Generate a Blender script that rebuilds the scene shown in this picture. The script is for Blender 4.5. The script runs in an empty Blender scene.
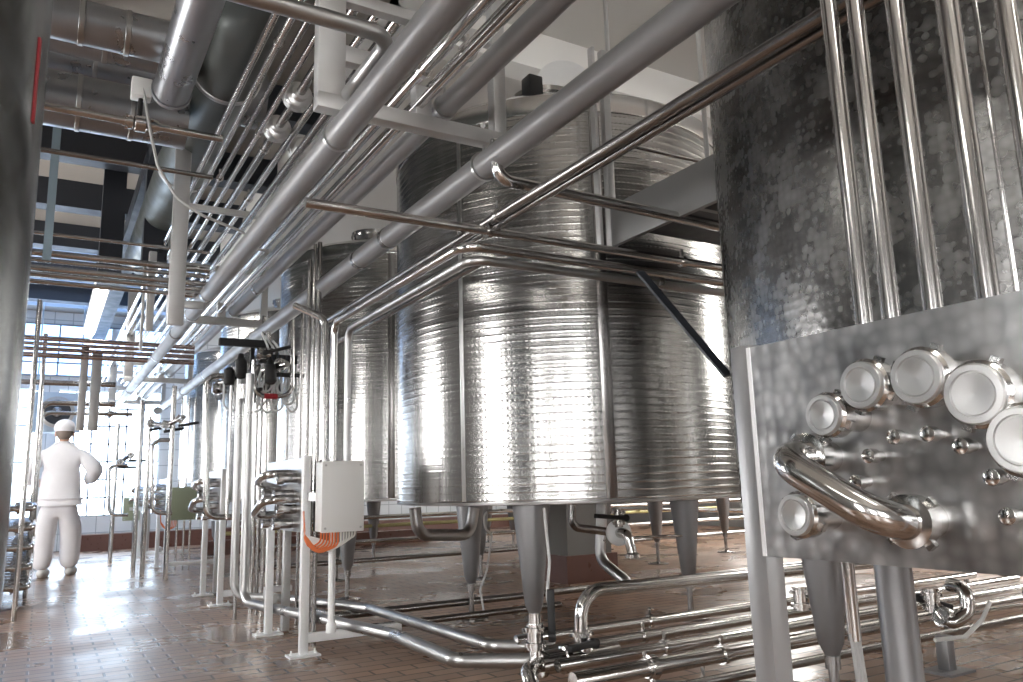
import bpy, bmesh, math, random
from mathutils import Vector, Matrix, Quaternion
PI = math.pi
random.seed(4)
sc = bpy.context.scene
COL = sc.collection

# ------------------------------------------------------------------ camera
F, CX, CY, H = 787.0, 511.5, 341.0, 0.95
_Y = Vector((41-CX, 498-CY, F)).normalized()
_X = Vector((1864-CX, 447-CY, F)); _X = (_X - _X.dot(_Y)*_Y).normalized()
_Z = _X.cross(_Y)
cam = bpy.data.cameras.new('camera'); cam.lens = F/1023*36; cam.sensor_width = 36
cam.clip_start = 0.05; cam.clip_end = 100
co = bpy.data.objects.new('camera', cam); COL.objects.link(co)
m = Matrix(((_X[0], -_X[1], -_X[2], 0), (_Y[0], -_Y[1], -_Y[2], 0), (_Z[0], -_Z[1], -_Z[2], H), (0, 0, 0, 1)))
co.matrix_world = m
sc.camera = co

def at(px, py, X=None, Y=None, Z=None):
    """world point seen at a pixel, on the plane X, Y or Z"""
    c = Vector((px-CX, py-CY, F))
    r = Vector((_X.dot(c), _Y.dot(c), _Z.dot(c)))
    t = X/r[0] if X is not None else (Y/r[1] if Y is not None else (Z-H)/r[2])
    return Vector((r[0]*t, r[1]*t, r[2]*t+H))

# ------------------------------------------------------------------ light
w = bpy.data.worlds.new('world'); sc.world = w; w.use_nodes = True
w.node_tree.nodes['Background'].inputs[0].default_value = (0.75, 0.85, 1, 1)
w.node_tree.nodes['Background'].inputs[1].default_value = 0.8
sc.view_settings.view_transform = 'Standard'; sc.view_settings.look = 'None'
sc.view_settings.exposure = 0.4; sc.view_settings.gamma = 1; sc.view_settings.use_curve_mapping = False
WIN_SIDE, WIN_BACK, WIN_FAR, TUBE, SKYL, FILL_RIGHT = 20, 14, 7.5, 22.0, 3.0, 22   # glow of each window bank and the lamp tubes; the right bank is added

# ------------------------------------------------------------------ materials
def mat(name, color, metal=0, rough=.5, noise=0, nscale=20, emit=None, estr=0, bump=0, bscale=60, stretch=None, coat=0):
    M = bpy.data.materials.new(name); M.use_nodes = True
    nt = M.node_tree; b = nt.nodes['Principled BSDF']
    c = tuple(color)+(1,)
    b.inputs['Base Color'].default_value = c; b.inputs['Metallic'].default_value = metal; b.inputs['Roughness'].default_value = rough
    if coat: b.inputs['Coat Weight'].default_value = coat
    if emit: b.inputs['Emission Color'].default_value = tuple(emit)+(1,); b.inputs['Emission Strength'].default_value = estr
    if noise or bump:
        tc = nt.nodes.new('ShaderNodeTexCoord'); mp = nt.nodes.new('ShaderNodeMapping')
        nt.links.new(tc.outputs['Object'], mp.inputs[0])
        if stretch: mp.inputs['Scale'].default_value = stretch
    if noise:
        n = nt.nodes.new('ShaderNodeTexNoise'); n.inputs['Scale'].default_value = nscale; n.inputs['Detail'].default_value = 4
        nt.links.new(mp.outputs[0], n.inputs['Vector'])
        r = nt.nodes.new('ShaderNodeMapRange'); r.inputs[1].default_value = .3; r.inputs[2].default_value = .7
        r.inputs[3].default_value = max(0.02, rough-noise); r.inputs[4].default_value = min(1, rough+noise)
        nt.links.new(n.outputs['Fac'], r.inputs[0]); nt.links.new(r.outputs[0], b.inputs['Roughness'])
        mx = nt.nodes.new('ShaderNodeMix'); mx.data_type = 'RGBA'
        mx.inputs['A'].default_value = tuple(x*(1-noise) for x in color)+(1,); mx.inputs['B'].default_value = tuple(min(1, x*(1+noise)) for x in color)+(1,)
        nt.links.new(n.outputs['Fac'], mx.inputs['Factor']); nt.links.new(mx.outputs['Result'], b.inputs['Base Color'])
    if bump:
        n2 = nt.nodes.new('ShaderNodeTexNoise'); n2.inputs['Scale'].default_value = bscale
        nt.links.new(mp.outputs[0], n2.inputs['Vector'])
        bp = nt.nodes.new('ShaderNodeBump'); bp.inputs['Strength'].default_value = bump; bp.inputs['Distance'].default_value = .01
        nt.links.new(n2.outputs['Fac'], bp.inputs['Height']); nt.links.new(bp.outputs[0], b.inputs['Normal'])
    return M

steel = mat('polished_steel', (.62, .61, .60), 1, .16, .02, 3)
steel_dk = mat('dark_steel_tube', (.34, .33, .325), 1, .24, .03, 3)
steel_sat = mat('satin_steel', (.46, .46, .46), 1, .36, .1, 8)
postm = mat('grey_steel_post', (.36, .36, .365), .7, .38, .08, 9)
capm = mat('turned_cap_steel', (.68, .68, .68), .9, .34, .05, 30)
clad = mat('grey_pipe_cladding', (.27, .27, .275), .25, .4, .08, 5)
galv = mat('brushed_steel_section', (.56, .56, .56), .6, .4, .12, 12)
dgalv = mat('dull_galvanised_sheet', (.25, .25, .25), .5, .45, .1, 6)
bright = mat('pale_steel_post', (.88, .89, .9), .15, .38, .06, 10)
leg_m = mat('dull_leg_steel', (.30, .30, .31), .8, .45, .1, 9)
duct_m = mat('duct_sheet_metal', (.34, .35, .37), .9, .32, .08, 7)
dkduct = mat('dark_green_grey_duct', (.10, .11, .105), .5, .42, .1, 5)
darkst = mat('dark_painted_steel', (.035, .04, .05), .2, .5, .1, 6)
black = mat('black_plastic', (.01, .01, .011), 0, .6)
redm = mat('red_reflection_band', (.35, .02, .03), 0, .45)  # for the vessel's painted-in red reflections and the U-shaped pipe's red band
hosem = mat('pale_grey_hose', (.62, .63, .64), 0, .4)
whitep = mat('white_plastic', (.80, .80, .79), 0, .38)
greenp = mat('olive_green_enclosure', (.30, .34, .24), 0, .5)
orange = mat('orange_cable', (.80, .20, .06), 0, .5)
greycab = mat('grey_cable', (.5, .5, .5), 0, .5)
wallm = mat('painted_wall', (.22, .215, .21), 0, .8, .06, 3)
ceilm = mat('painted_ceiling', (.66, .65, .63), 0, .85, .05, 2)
ceilbm = mat('ceiling_beam_paint', (.85, .84, .82), 0, .8, .05, 2)
kerbm = mat('brown_kerb_tile', (.14, .065, .05), 0, .4, .15, 12)
cloth = mat('white_cotton', (.84, .83, .86), 0, .85, .04, 12, bump=.3, bscale=14)
skinm = mat('skin', (.62, .38, .28), 0, .55)
hairm = mat('grey_hair', (.25, .2, .17), 0, .8)
shoem = mat('pale_shoe', (.62, .62, .60), 0, .6)
ledm = mat('fluorescent_tube', (1, 1, 1), 0, .5, emit=(1, .97, .9), estr=TUBE)
framem = mat('window_frame_paint', (.30, .33, .38), 0, .5)

def pane(name, col, s):
    return mat(name, (.6, .7, .8), 0, .2, emit=col, estr=s)
p_side = pane('daylit_glass_side', (1, .98, .96), WIN_SIDE)
p_back = pane('daylit_glass_back', (1, .99, .97), WIN_BACK)
p_right_fill = pane('added_fill_glass_right', (1, .97, .92), FILL_RIGHT)
p_far = pane('daylit_glass_far', (.70, .84, 1), WIN_FAR)
p_sky = pane('skylight_glass', (.33, .55, .95), SKYL)

def N(nt, t, **k):
    n = nt.nodes.new(t)
    for a, b in k.items(): setattr(n, a, b)
    return n
def mth(nt, op, a, b=None):
    n = N(nt, 'ShaderNodeMath', operation=op)
    for i, v in enumerate((a, b)):
        if v is None: continue
        if isinstance(v, (int, float)): n.inputs[i].default_value = v
        else: nt.links.new(v, n.inputs[i])
    return n.outputs[0]

def jacket_steel():
    """steel shell with welded dimple rows running round it"""
    M = bpy.data.materials.new('dimpled_jacket_steel'); M.use_nodes = True; nt = M.node_tree; b = nt.nodes['Principled BSDF']
    b.inputs['Metallic'].default_value = 1
    uv = N(nt, 'ShaderNodeUVMap'); sx = N(nt, 'ShaderNodeSeparateXYZ'); nt.links.new(uv.outputs[0], sx.inputs[0])
    u, v = sx.outputs[0], sx.outputs[1]
    row = mth(nt, 'SINE', mth(nt, 'MULTIPLY', v, 2*PI/.041))
    row = mth(nt, 'POWER', mth(nt, 'MAXIMUM', row, 0), 3.0)
    dim = mth(nt, 'SINE', mth(nt, 'MULTIPLY', u, 2*PI/.03))
    dim = mth(nt, 'MULTIPLY', mth(nt, 'ADD', dim, 1), .5)
    dots = mth(nt, 'MULTIPLY', row, mth(nt, 'ADD', mth(nt, 'MULTIPLY', dim, .6), .5))
    n = N(nt, 'ShaderNodeTexNoise'); n.inputs['Scale'].default_value = 1.6; n.inputs['Detail'].default_value = 3
    nt.links.new(uv.outputs[0], n.inputs['Vector'])
    # horizontal brushed streaks
    mp = N(nt, 'ShaderNodeMapping'); mp.inputs['Scale'].default_value = (.5, 22, 1); nt.links.new(uv.outputs[0], mp.inputs[0])
    n2 = N(nt, 'ShaderNodeTexNoise'); n2.inputs['Scale'].default_value = 2.5; n2.inputs['Detail'].default_value = 4; nt.links.new(mp.outputs[0], n2.inputs['Vector'])
    # one side of the shell is a plain sheet between the seams
    h = mth(nt, 'ADD', mth(nt, 'MULTIPLY', dots, mth(nt, 'ADD', mth(nt, 'MULTIPLY', n.outputs[0], .9), .1)), mth(nt, 'MULTIPLY', n2.outputs[0], .35))
    bp = N(nt, 'ShaderNodeBump'); bp.inputs['Strength'].default_value = .32; bp.inputs['Distance'].default_value = .005
    nt.links.new(h, bp.inputs['Height']); nt.links.new(bp.outputs[0], b.inputs['Normal'])
    r = N(nt, 'ShaderNodeMapRange'); r.inputs[3].default_value = .12; r.inputs[4].default_value = .3
    nt.links.new(n2.outputs[0], r.inputs[0]); nt.links.new(r.outputs[0], b.inputs['Roughness'])
    cr = N(nt, 'ShaderNodeMix', data_type='RGBA'); cr.inputs['A'].default_value = (.36, .36, .35, 1); cr.inputs['B'].default_value = (.62, .61, .60, 1)
    nt.links.new(n2.outputs[0], cr.inputs['Factor']); nt.links.new(cr.outputs['Result'], b.inputs['Base Color'])
    return M
jacket = jacket_steel()

def swirl_steel(name, size, c0, c1, r0, r1, bumpy):
    """sheet with overlapping ground circles"""
    M = bpy.data.materials.new(name); M.use_nodes = True; nt = M.node_tree; b = nt.nodes['Principled BSDF']
    b.inputs['Metallic'].default_value = 1
    uv = N(nt, 'ShaderNodeUVMap')
    vo = N(nt, 'ShaderNodeTexVoronoi', feature='SMOOTH_F1'); vo.inputs['Scale'].default_value = 1/size; vo.inputs['Randomness'].default_value = .55; vo.inputs['Smoothness'].default_value = .6
    nt.links.new(uv.outputs[0], vo.inputs['Vector'])
    sc_ = N(nt, 'ShaderNodeSeparateXYZ'); nt.links.new(vo.outputs['Color'], sc_.inputs[0])
    n = N(nt, 'ShaderNodeTexNoise'); n.inputs['Scale'].default_value = 7; n.inputs['Detail'].default_value = 8; nt.links.new(uv.outputs[0], n.inputs['Vector'])
    f = mth(nt, 'ADD', mth(nt, 'MULTIPLY', sc_.outputs[0], .22), mth(nt, 'MULTIPLY', n.outputs[0], 1.0))
    f = mth(nt, 'SUBTRACT', f, mth(nt, 'MULTIPLY', vo.outputs['Distance'], .45))
    f = mth(nt, 'ADD', f, .12)
    cr = N(nt, 'ShaderNodeMix', data_type='RGBA'); cr.inputs['A'].default_value = c0+(1,); cr.inputs['B'].default_value = c1+(1,)
    nt.links.new(f, cr.inputs['Factor']); nt.links.new(cr.outputs['Result'], b.inputs['Base Color'])
    r = N(nt, 'ShaderNodeMapRange'); r.inputs[1].default_value = .2; r.inputs[2].default_value = .9; r.inputs[3].default_value = r0; r.inputs[4].default_value = r1
    nt.links.new(f, r.inputs[0]); nt.links.new(r.outputs[0], b.inputs['Roughness'])
    bp = N(nt, 'ShaderNodeBump'); bp.inputs['Strength'].default_value = bumpy; bp.inputs['Distance'].default_value = .004
    nt.links.new(mth(nt, 'ADD', vo.outputs['Distance'], mth(nt, 'MULTIPLY', n.outputs[0], .4)), bp.inputs['Height'])
    nt.links.new(bp.outputs[0], b.inputs['Normal'])
    return M
swirl_tank = swirl_steel('ground_circle_tank_steel', .026, (.08, .08, .08), (.34, .335, .33), .2, .36, .2)
swirl_panel = swirl_steel('ground_circle_panel_steel', .03, (.16, .16, .165), (.70, .70, .70), .28, .42, .3)

def brick_floor():
    M = bpy.data.materials.new('terracotta_floor_tiles'); M.use_nodes = True; nt = M.node_tree; b = nt.nodes['Principled BSDF']
    tc = N(nt, 'ShaderNodeTexCoord'); br = N(nt, 'ShaderNodeTexBrick'); nt.links.new(tc.outputs['Object'], br.inputs['Vector'])
    br.inputs['Scale'].default_value = 1; br.inputs['Brick Width'].default_value = .24; br.inputs['Row Height'].default_value = .108
    br.inputs['Mortar Size'].default_value = .008; br.inputs['Mortar Smooth'].default_value = .3
    br.inputs['Color1'].default_value = (.37, .24, .17, 1); br.inputs['Color2'].default_value = (.28, .18, .125, 1)
    br.inputs['Mortar'].default_value = (.055, .04, .03, 1)
    n = N(nt, 'ShaderNodeTexNoise'); n.inputs['Scale'].default_value = 1.3; n.inputs['Detail'].default_value = 5; nt.links.new(tc.outputs['Object'], n.inputs['Vector'])
    mx = N(nt, 'ShaderNodeMix', data_type='RGBA', blend_type='MULTIPLY'); mx.inputs['Factor'].default_value = .6
    cr = N(nt, 'ShaderNodeValToRGB'); cr.color_ramp.elements[0].position = .3; cr.color_ramp.elements[0].color = (.45, .42, .4, 1); cr.color_ramp.elements[1].position = .7; cr.color_ramp.elements[1].color = (1.2, 1.15, 1.1, 1)
    nt.links.new(n.outputs[0], cr.inputs[0]); nt.links.new(br.outputs['Color'], mx.inputs['A']); nt.links.new(cr.outputs[0], mx.inputs['B'])
    nt.links.new(mx.outputs['Result'], b.inputs['Base Color'])
    r = N(nt, 'ShaderNodeMapRange'); r.inputs[1].default_value = .35; r.inputs[2].default_value = .65; r.inputs[3].default_value = .2; r.inputs[4].default_value = .42
    nt.links.new(n.outputs[0], r.inputs[0]); nt.links.new(r.outputs[0], b.inputs['Roughness'])
    bp = N(nt, 'ShaderNodeBump'); bp.invert = True; bp.inputs['Strength'].default_value = .5; bp.inputs['Distance'].default_value = .004
    nt.links.new(br.outputs['Fac'], bp.inputs['Height']); nt.links.new(bp.outputs[0], b.inputs['Normal'])
    return M
floorm = brick_floor()
def tile_wall():
    M = bpy.data.materials.new('white_wall_tile'); M.use_nodes = True; nt = M.node_tree; b = nt.nodes['Principled BSDF']
    tc = N(nt, 'ShaderNodeTexCoord'); mp = N(nt, 'ShaderNodeMapping'); mp.inputs['Rotation'].default_value = (PI/2, 0, 0)
    nt.links.new(tc.outputs['Object'], mp.inputs[0])
    br = N(nt, 'ShaderNodeTexBrick'); br.offset = 0; nt.links.new(mp.outputs[0], br.inputs['Vector'])
    br.inputs['Scale'].default_value = 1; br.inputs['Brick Width'].default_value = .3; br.inputs['Row Height'].default_value = .3; br.inputs['Mortar Size'].default_value = .008
    br.inputs['Color1'].default_value = (.78, .82, .86, 1); br.inputs['Color2'].default_value = (.74, .79, .84, 1); br.inputs['Mortar'].default_value = (.45, .5, .55, 1)
    nt.links.new(br.outputs['Color'], b.inputs['Base Color']); b.inputs['Roughness'].default_value = .25
    return M
tilem = tile_wall()

# ------------------------------------------------------------------ mesh helpers
class MB:
    """collects shapes in world coordinates; build() links them as ONE mesh object"""
    def __init__(s): s.v = []; s.f = []; s.uv = {}
    def add(s, vs, fs):
        n = len(s.v); s.v += [Vector(v) for v in vs]; s.f += [tuple(i+n for i in f) for f in fs]; return s
    def box(s, x0, y0, z0, x1, y1, z1, M=None, bev=0):
        x0, x1 = sorted((x0, x1)); y0, y1 = sorted((y0, y1)); z0, z1 = sorted((z0, z1))
        if bev:
            bm = bmesh.new(); bmesh.ops.create_cube(bm, size=1)
            for v in bm.verts: v.co = Vector(((x0+x1)/2+v.co.x*(x1-x0), (y0+y1)/2+v.co.y*(y1-y0), (z0+z1)/2+v.co.z*(z1-z0)))
            bmesh.ops.bevel(bm, geom=bm.edges[:], offset=bev, segments=2, affect='EDGES', profile=.5)
            bm.verts.index_update(); vs = [v.co.copy() for v in bm.verts]; fs = [[v.index for v in f.verts] for f in bm.faces]; bm.free()
        else:
            vs = [Vector((x, y, z)) for x in (x0, x1) for y in (y0, y1) for z in (z0, z1)]
            fs = [(0, 1, 3, 2), (4, 6, 7, 5), (0, 4, 5, 1), (2, 3, 7, 6), (0, 2, 6, 4), (1, 5, 7, 3)]
        if M: vs = [M @ v for v in vs]
        return s.add(vs, fs)
    def beam(s, a, b, wd, hg, up=(0, 0, 1), bev=0):
        """a box section from a to b"""
        a = Vector(a); b = Vector(b); d = (b-a); L = d.length; d.normalize(); up = Vector(up)
        if abs(d.dot(up)) > .98: up = Vector((0, 1, 0))
        x = d.cross(up).normalized(); z = x.cross(d)
        M = Matrix((x, d, z)).transposed().to_4x4(); M.translation = a
        return s.box(-wd/2, 0, -hg/2, wd/2, L, hg/2, M, bev)
    def tube(s, pts, r, bend=None, seg=14, caps=True, bseg=7, radii=None):
        pts = [Vector(p) for p in pts]; path = [pts[0]]; bend = bend if bend is not None else r*3.2
        for i in range(1, len(pts)-1):
            p = pts[i]; a = (pts[i-1]-p); b = (pts[i+1]-p); la, lb = a.length, b.length; a.normalize(); b.normalize()
            ang = a.angle(b, PI)
            if ang > PI-.03 or bend == 0: path.append(p); continue
            t = min(bend/math.tan(ang/2), la*.48, lb*.48); rr = t*math.tan(ang/2)
            bis = (a+b).normalized(); c = p+bis*(rr/math.sin(ang/2)); s0 = p+a*t-c; s1 = p+b*t-c
            th = s0.angle(s1); ax = s0.cross(s1).normalized()
            for k in range(bseg+1): path.append(c+Quaternion(ax, th*k/bseg) @ s0)
        path.append(pts[-1])
        d = (path[1]-path[0]).normalized(); u = d.orthogonal().normalized(); vs = []; fs = []
        n = len(path)
        for i, p in enumerate(path):
            if 0 < i < n-1: nd = ((path[i+1]-p).normalized()+(p-path[i-1]).normalized()).normalized()
            elif i: nd = (p-path[i-1]).normalized()
            else: nd = d
            q = d.rotation_difference(nd); u = q @ u; d = nd; u = (u-u.dot(d)*d).normalized(); w_ = d.cross(u)
            R = r if radii is None else radii[min(i, len(radii)-1)]
            for k in range(seg):
                a = 2*PI*k/seg; vs.append(p+(u*math.cos(a)+w_*math.sin(a))*R)
        for i in range(n-1):
            for k in range(seg):
                a = i*seg+k; b = i*seg+(k+1) % seg; fs.append((a, b, b+seg, a+seg))
        if caps: fs.append(tuple(range(seg))[::-1]); fs.append(tuple((n-1)*seg+k for k in range(seg)))
        return s.add(vs, fs)
    def lathe(s, base, axis, prof, seg=24, uvr=None, a0=0):
        """prof: (radius, distance along axis)"""
        base = Vector(base); ax = Vector(axis).normalized()
        u = Vector((1, 0, 0)) if abs(ax.z) > .99 else ax.orthogonal().normalized(); w_ = ax.cross(u)
        vs = []; fs = []; n = len(prof); off = len(s.v); foff = len(s.f); uvs = []
        full = seg+1 if uvr else seg
        for (r, h) in prof:
            for k in range(full):
                a = a0+2*PI*k/seg; vs.append(base+ax*h+(u*math.cos(a)+w_*math.sin(a))*r)
        for i in range(n-1):
            for k in range(seg):
                a = i*full+k; b = i*full+((k+1) if uvr else (k+1) % seg)
                fs.append((a, b, b+full, a+full))
                if uvr:
                    s.uv[foff+len(fs)-1] = [(uvr*2*PI*kk/seg, prof[ii][1]) for kk, ii in ((k, i), (k+1, i), (k+1, i+1), (k, i+1))]
        if not uvr:
            if prof[0][0] > 1e-4: fs.append(tuple(range(seg))[::-1])
            if prof[-1][0] > 1e-4: fs.append(tuple((n-1)*seg+k for k in range(seg)))
        return s.add(vs, fs)
    def build(s, name, material, parent=None, smooth=True, label=None, ang=35, auto=True):
        loc = Vector((0, 0, 0))
        if parent is not None: loc = world_loc(parent)
        me = bpy.data.meshes.new(name); me.from_pydata([v-loc for v in s.v], [], s.f)
        me.materials.append(material)
        if s.uv:
            ul = me.uv_layers.new(name='UVMap')
            for fi, c in s.uv.items():
                p = me.polygons[fi]
                for li, q in zip(p.loop_indices, c): ul.data[li].uv = q
        if smooth:
            me.shade_smooth()
            me.set_sharp_from_angle(angle=math.radians(ang))
        o = bpy.data.objects.new(name, me); COL.objects.link(o)
        if parent is not None: o.parent = parent
        if label: o['label'] = label
        return o
def world_loc(o):
    l = Vector(o.location)
    while o.parent: o = o.parent; l = l+Vector(o.location)
    return l
def tag(o, label, cat, group=None, kind=None):
    o['label'] = label; o['category'] = cat
    if group: o['group'] = group
    if kind: o['kind'] = kind
    return o
def thing(name, label, cat, loc=(0, 0, 0), group=None):
    o = bpy.data.objects.new(name, None); COL.objects.link(o); o.location = loc; o.empty_display_size = .1
    return tag(o, label, cat, group)
def struct(name, mb, m, smooth=False):
    o = mb.build(name, m, None, smooth); o['kind'] = 'structure'; return o
def copy_tree(o, parent=None):
    c = o.copy(); COL.objects.link(c); c.parent = parent
    for ch in list(o.children): copy_tree(ch, c)
    return c
def recentre(o):
    """move a mesh thing's origin to its first vertex"""
    return o

# ================================================================== the setting
XL, XR, YB, YF, ZC = -3.2, 12.0, -5.0, 16.6, 4.35
struct('floor', MB().box(XL-.2, YB-.2, -.2, XR+.2, YF+.2, 0), floorm)
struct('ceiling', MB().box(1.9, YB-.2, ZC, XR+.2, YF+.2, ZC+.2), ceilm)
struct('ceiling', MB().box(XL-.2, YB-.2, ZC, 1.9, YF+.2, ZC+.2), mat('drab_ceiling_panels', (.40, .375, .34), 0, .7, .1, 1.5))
# left wall with a ribbon of windows
mb = MB(); mb.box(XL-.2, YB-.2, 0, XL, YF+.2, .7); mb.box(XL-.2, YB-.2, 2.6, XL, YF+.2, ZC)
WL = [(-4.2, -3.2), (-1.2, -.4), (2.35, 3.25), (7.8, 9.4), (11.2, 11.6), (13.6, 14.0)]  # the longest window is unseen, added to brighten the person
prev = YB-.2
for a, b in WL: mb.box(XL-.2, prev, .7, XL, a, 2.6); prev = b
mb.box(XL-.2, prev, .7, XL, YF+.2, 2.6)
struct('wall_left', mb, wallm)
def window(n, a, b, z0, z1, axis, pos, glass, nx, nz, depth=.08):
    """daylit pane plus a frame with glazing bars"""
    r = bpy.data.objects.new('window_%d' % n, None); COL.objects.link(r); r['kind'] = 'structure'
    P = lambda s0, s1, z0, z1, d0, d1: (pos+d0, s0, z0, pos+d1, s1, z1) if axis == 'x' else (s0, pos+d0, z0, s1, pos+d1, z1)
    MB().box(*P(a, b, z0, z1, -.01, .01)).build('pane', glass, r, False)
    f = MB(); bw = .03 if nx < 5 else .014
    for i in range(nx+1):
        s = a+(b-a)*i/nx; f.box(*P(s-bw, s+bw, z0, z1, -depth/2, depth/2))
    for i in range(nz+1):
        z = z0+(z1-z0)*i/nz; f.box(*P(a, b, z-bw, z+bw, -depth/2, depth/2))
    f.build('window_frame', framem, r, False)
for i, (a, b) in enumerate(WL): window(i+1, a, b, .7, 2.6, 'x', XL-.12, p_side, 2, 3)  # the longest of these is added to brighten the person
# back wall behind the photographer, far wall, right wall
mb = MB(); mb.box(XL, YB-.2, 0, XR, YB, .8); mb.box(XL, YB-.2, 2.7, XR, YB, ZC)
WB = [(-2.4, -.9), (6.0, 7.2)]; prev = XL
for a, b in WB: mb.box(prev, YB-.2, .8, a, YB, 2.7); prev = b
mb.box(prev, YB-.2, .8, XR, YB, 2.7)
struct('wall_back', mb, wallm)
for i, (a, b) in enumerate(WB): window(i+10, a, b, .8, 2.7, 'y', YB-.12, p_back, 2, 2)
mb = MB(); mb.box(XL, YF, 0, XR, YF+.2, .6); mb.box(XL, YF, 2.9, XR, YF+.2, ZC)
WF = [(-2.9, -.15), (.15, 1.9)]; prev = XL
for a, b in WF: mb.box(prev, YF, .6, a, YF+.2, 2.9); prev = b
mb.box(prev, YF, .6, XR, YF+.2, 2.9)
struct('wall_far', mb, tilem)
for i, (a, b) in enumerate(WF): window(i+20, a, b, .6, 2.9, 'y', YF+.12, p_far, 6, 7)
mb = MB(); mb.box(XR, YB-.2, 0, XR+.2, YF+.2, 2.4); mb.box(XR, YB-.2, 3.9, XR+.2, YF+.2, ZC)
WR = [(-3.6, -1.2), (.4, 3.0), (4.6, 7.2), (8.8, 11.6)]; prev = YB-.2  # high unseen windows, added to light up the pale ceiling
for a, b in WR: mb.box(XR, prev, 2.4, XR+.2, a, 3.9); prev = b
mb.box(XR, prev, 2.4, XR+.2, YF+.2, 3.9)
struct('wall_right', mb, wallm)
window(50, -2.6, 1.9, 3.15, 4.1, 'y', YF-.03, p_sky, 5, 4)
for i, (a, b) in enumerate(WR): window(i+30, a, b, 2.4, 3.9, 'x', XR+.12, p_right_fill, 3, 1)  # the added right-wall windows
struct('baseboard_far', MB().box(.6, YF-.45, 0, XR, YF, .28), kerbm)
struct('trim_1', MB().box(2.2, 13.2, 0, 6, 13.4, .22), kerbm)
# pillar with a brown tiled foot
c0 = at(575, 585, Z=0)
struct('trim_2', MB().box(4.42, 6.5, .26, 4.95, 7.0, ZC), wallm)
struct('trim_3', MB().box(4.38, 6.46, 0, 4.99, 7.04, .26), kerbm)
# ceiling beams
for i, (y, m_) in enumerate([(1.1, ceilbm), (4.6, ceilbm), (6.3, darkst), (7.9, darkst), (9.4, darkst), (11, darkst), (12.6, darkst), (14.2, darkst)]):
    x1 = XR if m_ is ceilbm else 2.0
    x0 = XL if m_ is darkst else 1.9
    struct('trim_%d' % (10+i), MB().box(x0, y, ZC-.3, x1, y+.22, ZC), m_)
struct('trim_30', MB().box(1.9, YB, ZC-.42, 2.15, YF, ZC), ceilbm)
struct('trim_31', MB().box(5.6, YB, ZC-.42, 5.9, YF, ZC), ceilbm)
struct('trim_32', MB().box(.62, 4.6, ZC-.5, .84, YF, ZC-.3), darkst)
# blue glazed strips in the ceiling of the aisle
for i, y in enumerate([11.35, 12.95, 14.6]):
    r = bpy.data.objects.new('window_%d' % (40+i), None); COL.objects.link(r); r['kind'] = 'structure'
    MB().box(-.9, y, ZC-.03, 1.8, y+1.1, ZC-.005).build('pane', p_sky, r, False)
    f = MB()
    for k in range(5): f.box(-.9, y+1.1*k/4-.02, ZC-.09, 1.8, y+1.1*k/4+.02, ZC-.03)
    f.build('window_frame', framem, r, False)

# ================================================================== storage tanks
TX, TR, TZ0, TZ1 = 3.05, 1.14, .845, 3.2
def make_tank(loc, label, shellmat, group=None, legs=(222, 109, -7), seams=True, R=TR, z1=TZ1, legr=None):
    cx, cy = loc; t = thing('storage_tank', label, 'tank', (cx, cy, 0), group); B = (cx, cy, 0)
    MB().lathe(B, (0, 0, 1), [(R, TZ0+.01), (R, 1.2), (R, 2.0), (R, z1-.14)], 96, uvr=R).build('shell', shellmat, t, ang=60)
    MB().lathe(B, (0, 0, 1), [(R+.004, z1-.14), (R+.006, z1-.13), (R+.006, z1-.03), (R-.03, z1), (R-.3, z1+.10), (.25, z1+.22), (.25, z1+.30), (.28, z1+.31), (.0, z1+.34)], 96).build('top_cone', steel, t, ang=30)
    MB().lathe(B, (0, 0, 1), [(.0, TZ0-.02), (.3, TZ0-.015), (R-.06, TZ0-.005), (R+.003, TZ0), (R+.004, TZ0+.012), (R, TZ0+.014)], 96).build('bottom', steel_sat, t, ang=30)
    # manhole on top
    a = math.radians(230); px, py = cx+.62*math.cos(a), cy+.62*math.sin(a)
    MB().lathe((px, py, z1+.05), (0, 0, 1), [(.2, 0), (.2, .12), (.22, .12), (.22, .15), (0, .19)], 32).build('manhole', steel, t)
    if seams:
        for sd, sw, sm in ((205, .025, steel_sat), (247, .06, steel_dk)):
            a = math.radians(sd); n = Vector((math.cos(a), math.sin(a), 0)); q = Vector((cx, cy, 0))+n*(R+.002)
            MB().beam(q+Vector((0, 0, TZ0+.02)), q+Vector((0, 0, z1-.14)), sw, .006, up=n, bev=.002).build('seam_strip', sm, t)
    lr = (R-.22) if legr is None else legr
    for d in legs:
        a = math.radians(d); lx, ly = cx+lr*math.cos(a), cy+lr*math.sin(a)
        lg = MB().lathe((lx, ly, 0), (0, 0, 1), [(.028, .25), (.032, .26), (.05, .30), (.105, TZ0-.02), (.105, TZ0)], 28).build('leg', leg_m, t)
        MB().lathe((lx, ly, 0), (0, 0, 1), [(.12, 0), (.12, .012), (.05, .022), (.02, .03), (.02, .2), (.03, .2), (.03, .25)], 24).build('foot', steel_dk, lg)
    return t
TY = [1.34, 4.44, 7.54, 10.64, 13.74]
make_tank((TX, TY[0]), 'dark swirl-finished storage tank behind the near port panel at right', swirl_tank, seams=False)
tank = make_tank((TX, TY[1]), 'large bright dimple-jacketed storage tank in the centre on conical legs', jacket)
for y, l in ((TY[2], 'dimple-jacketed storage tank just behind the white junction box'),
             (TY[3], 'storage tank behind the hose-draped valve cluster, third beyond the foreground'),
             (TY[4], 'last storage tank of the row, farthest down the aisle')):
    c = copy_tree(tank); c.location = (TX, y, 0); c['label'] = l
p = at(565, 80, Y=3.9)
lid = MB().lathe((p.x, 3.9, p.z-.06), (-.35, -.9, .1), [(0, 0), (.2, 0), (.2, .02), (0, .03)], 36)
lid.beam((p.x, 3.92, TZ1+.05), (p.x, 3.92, p.z), .04, .04)
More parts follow.
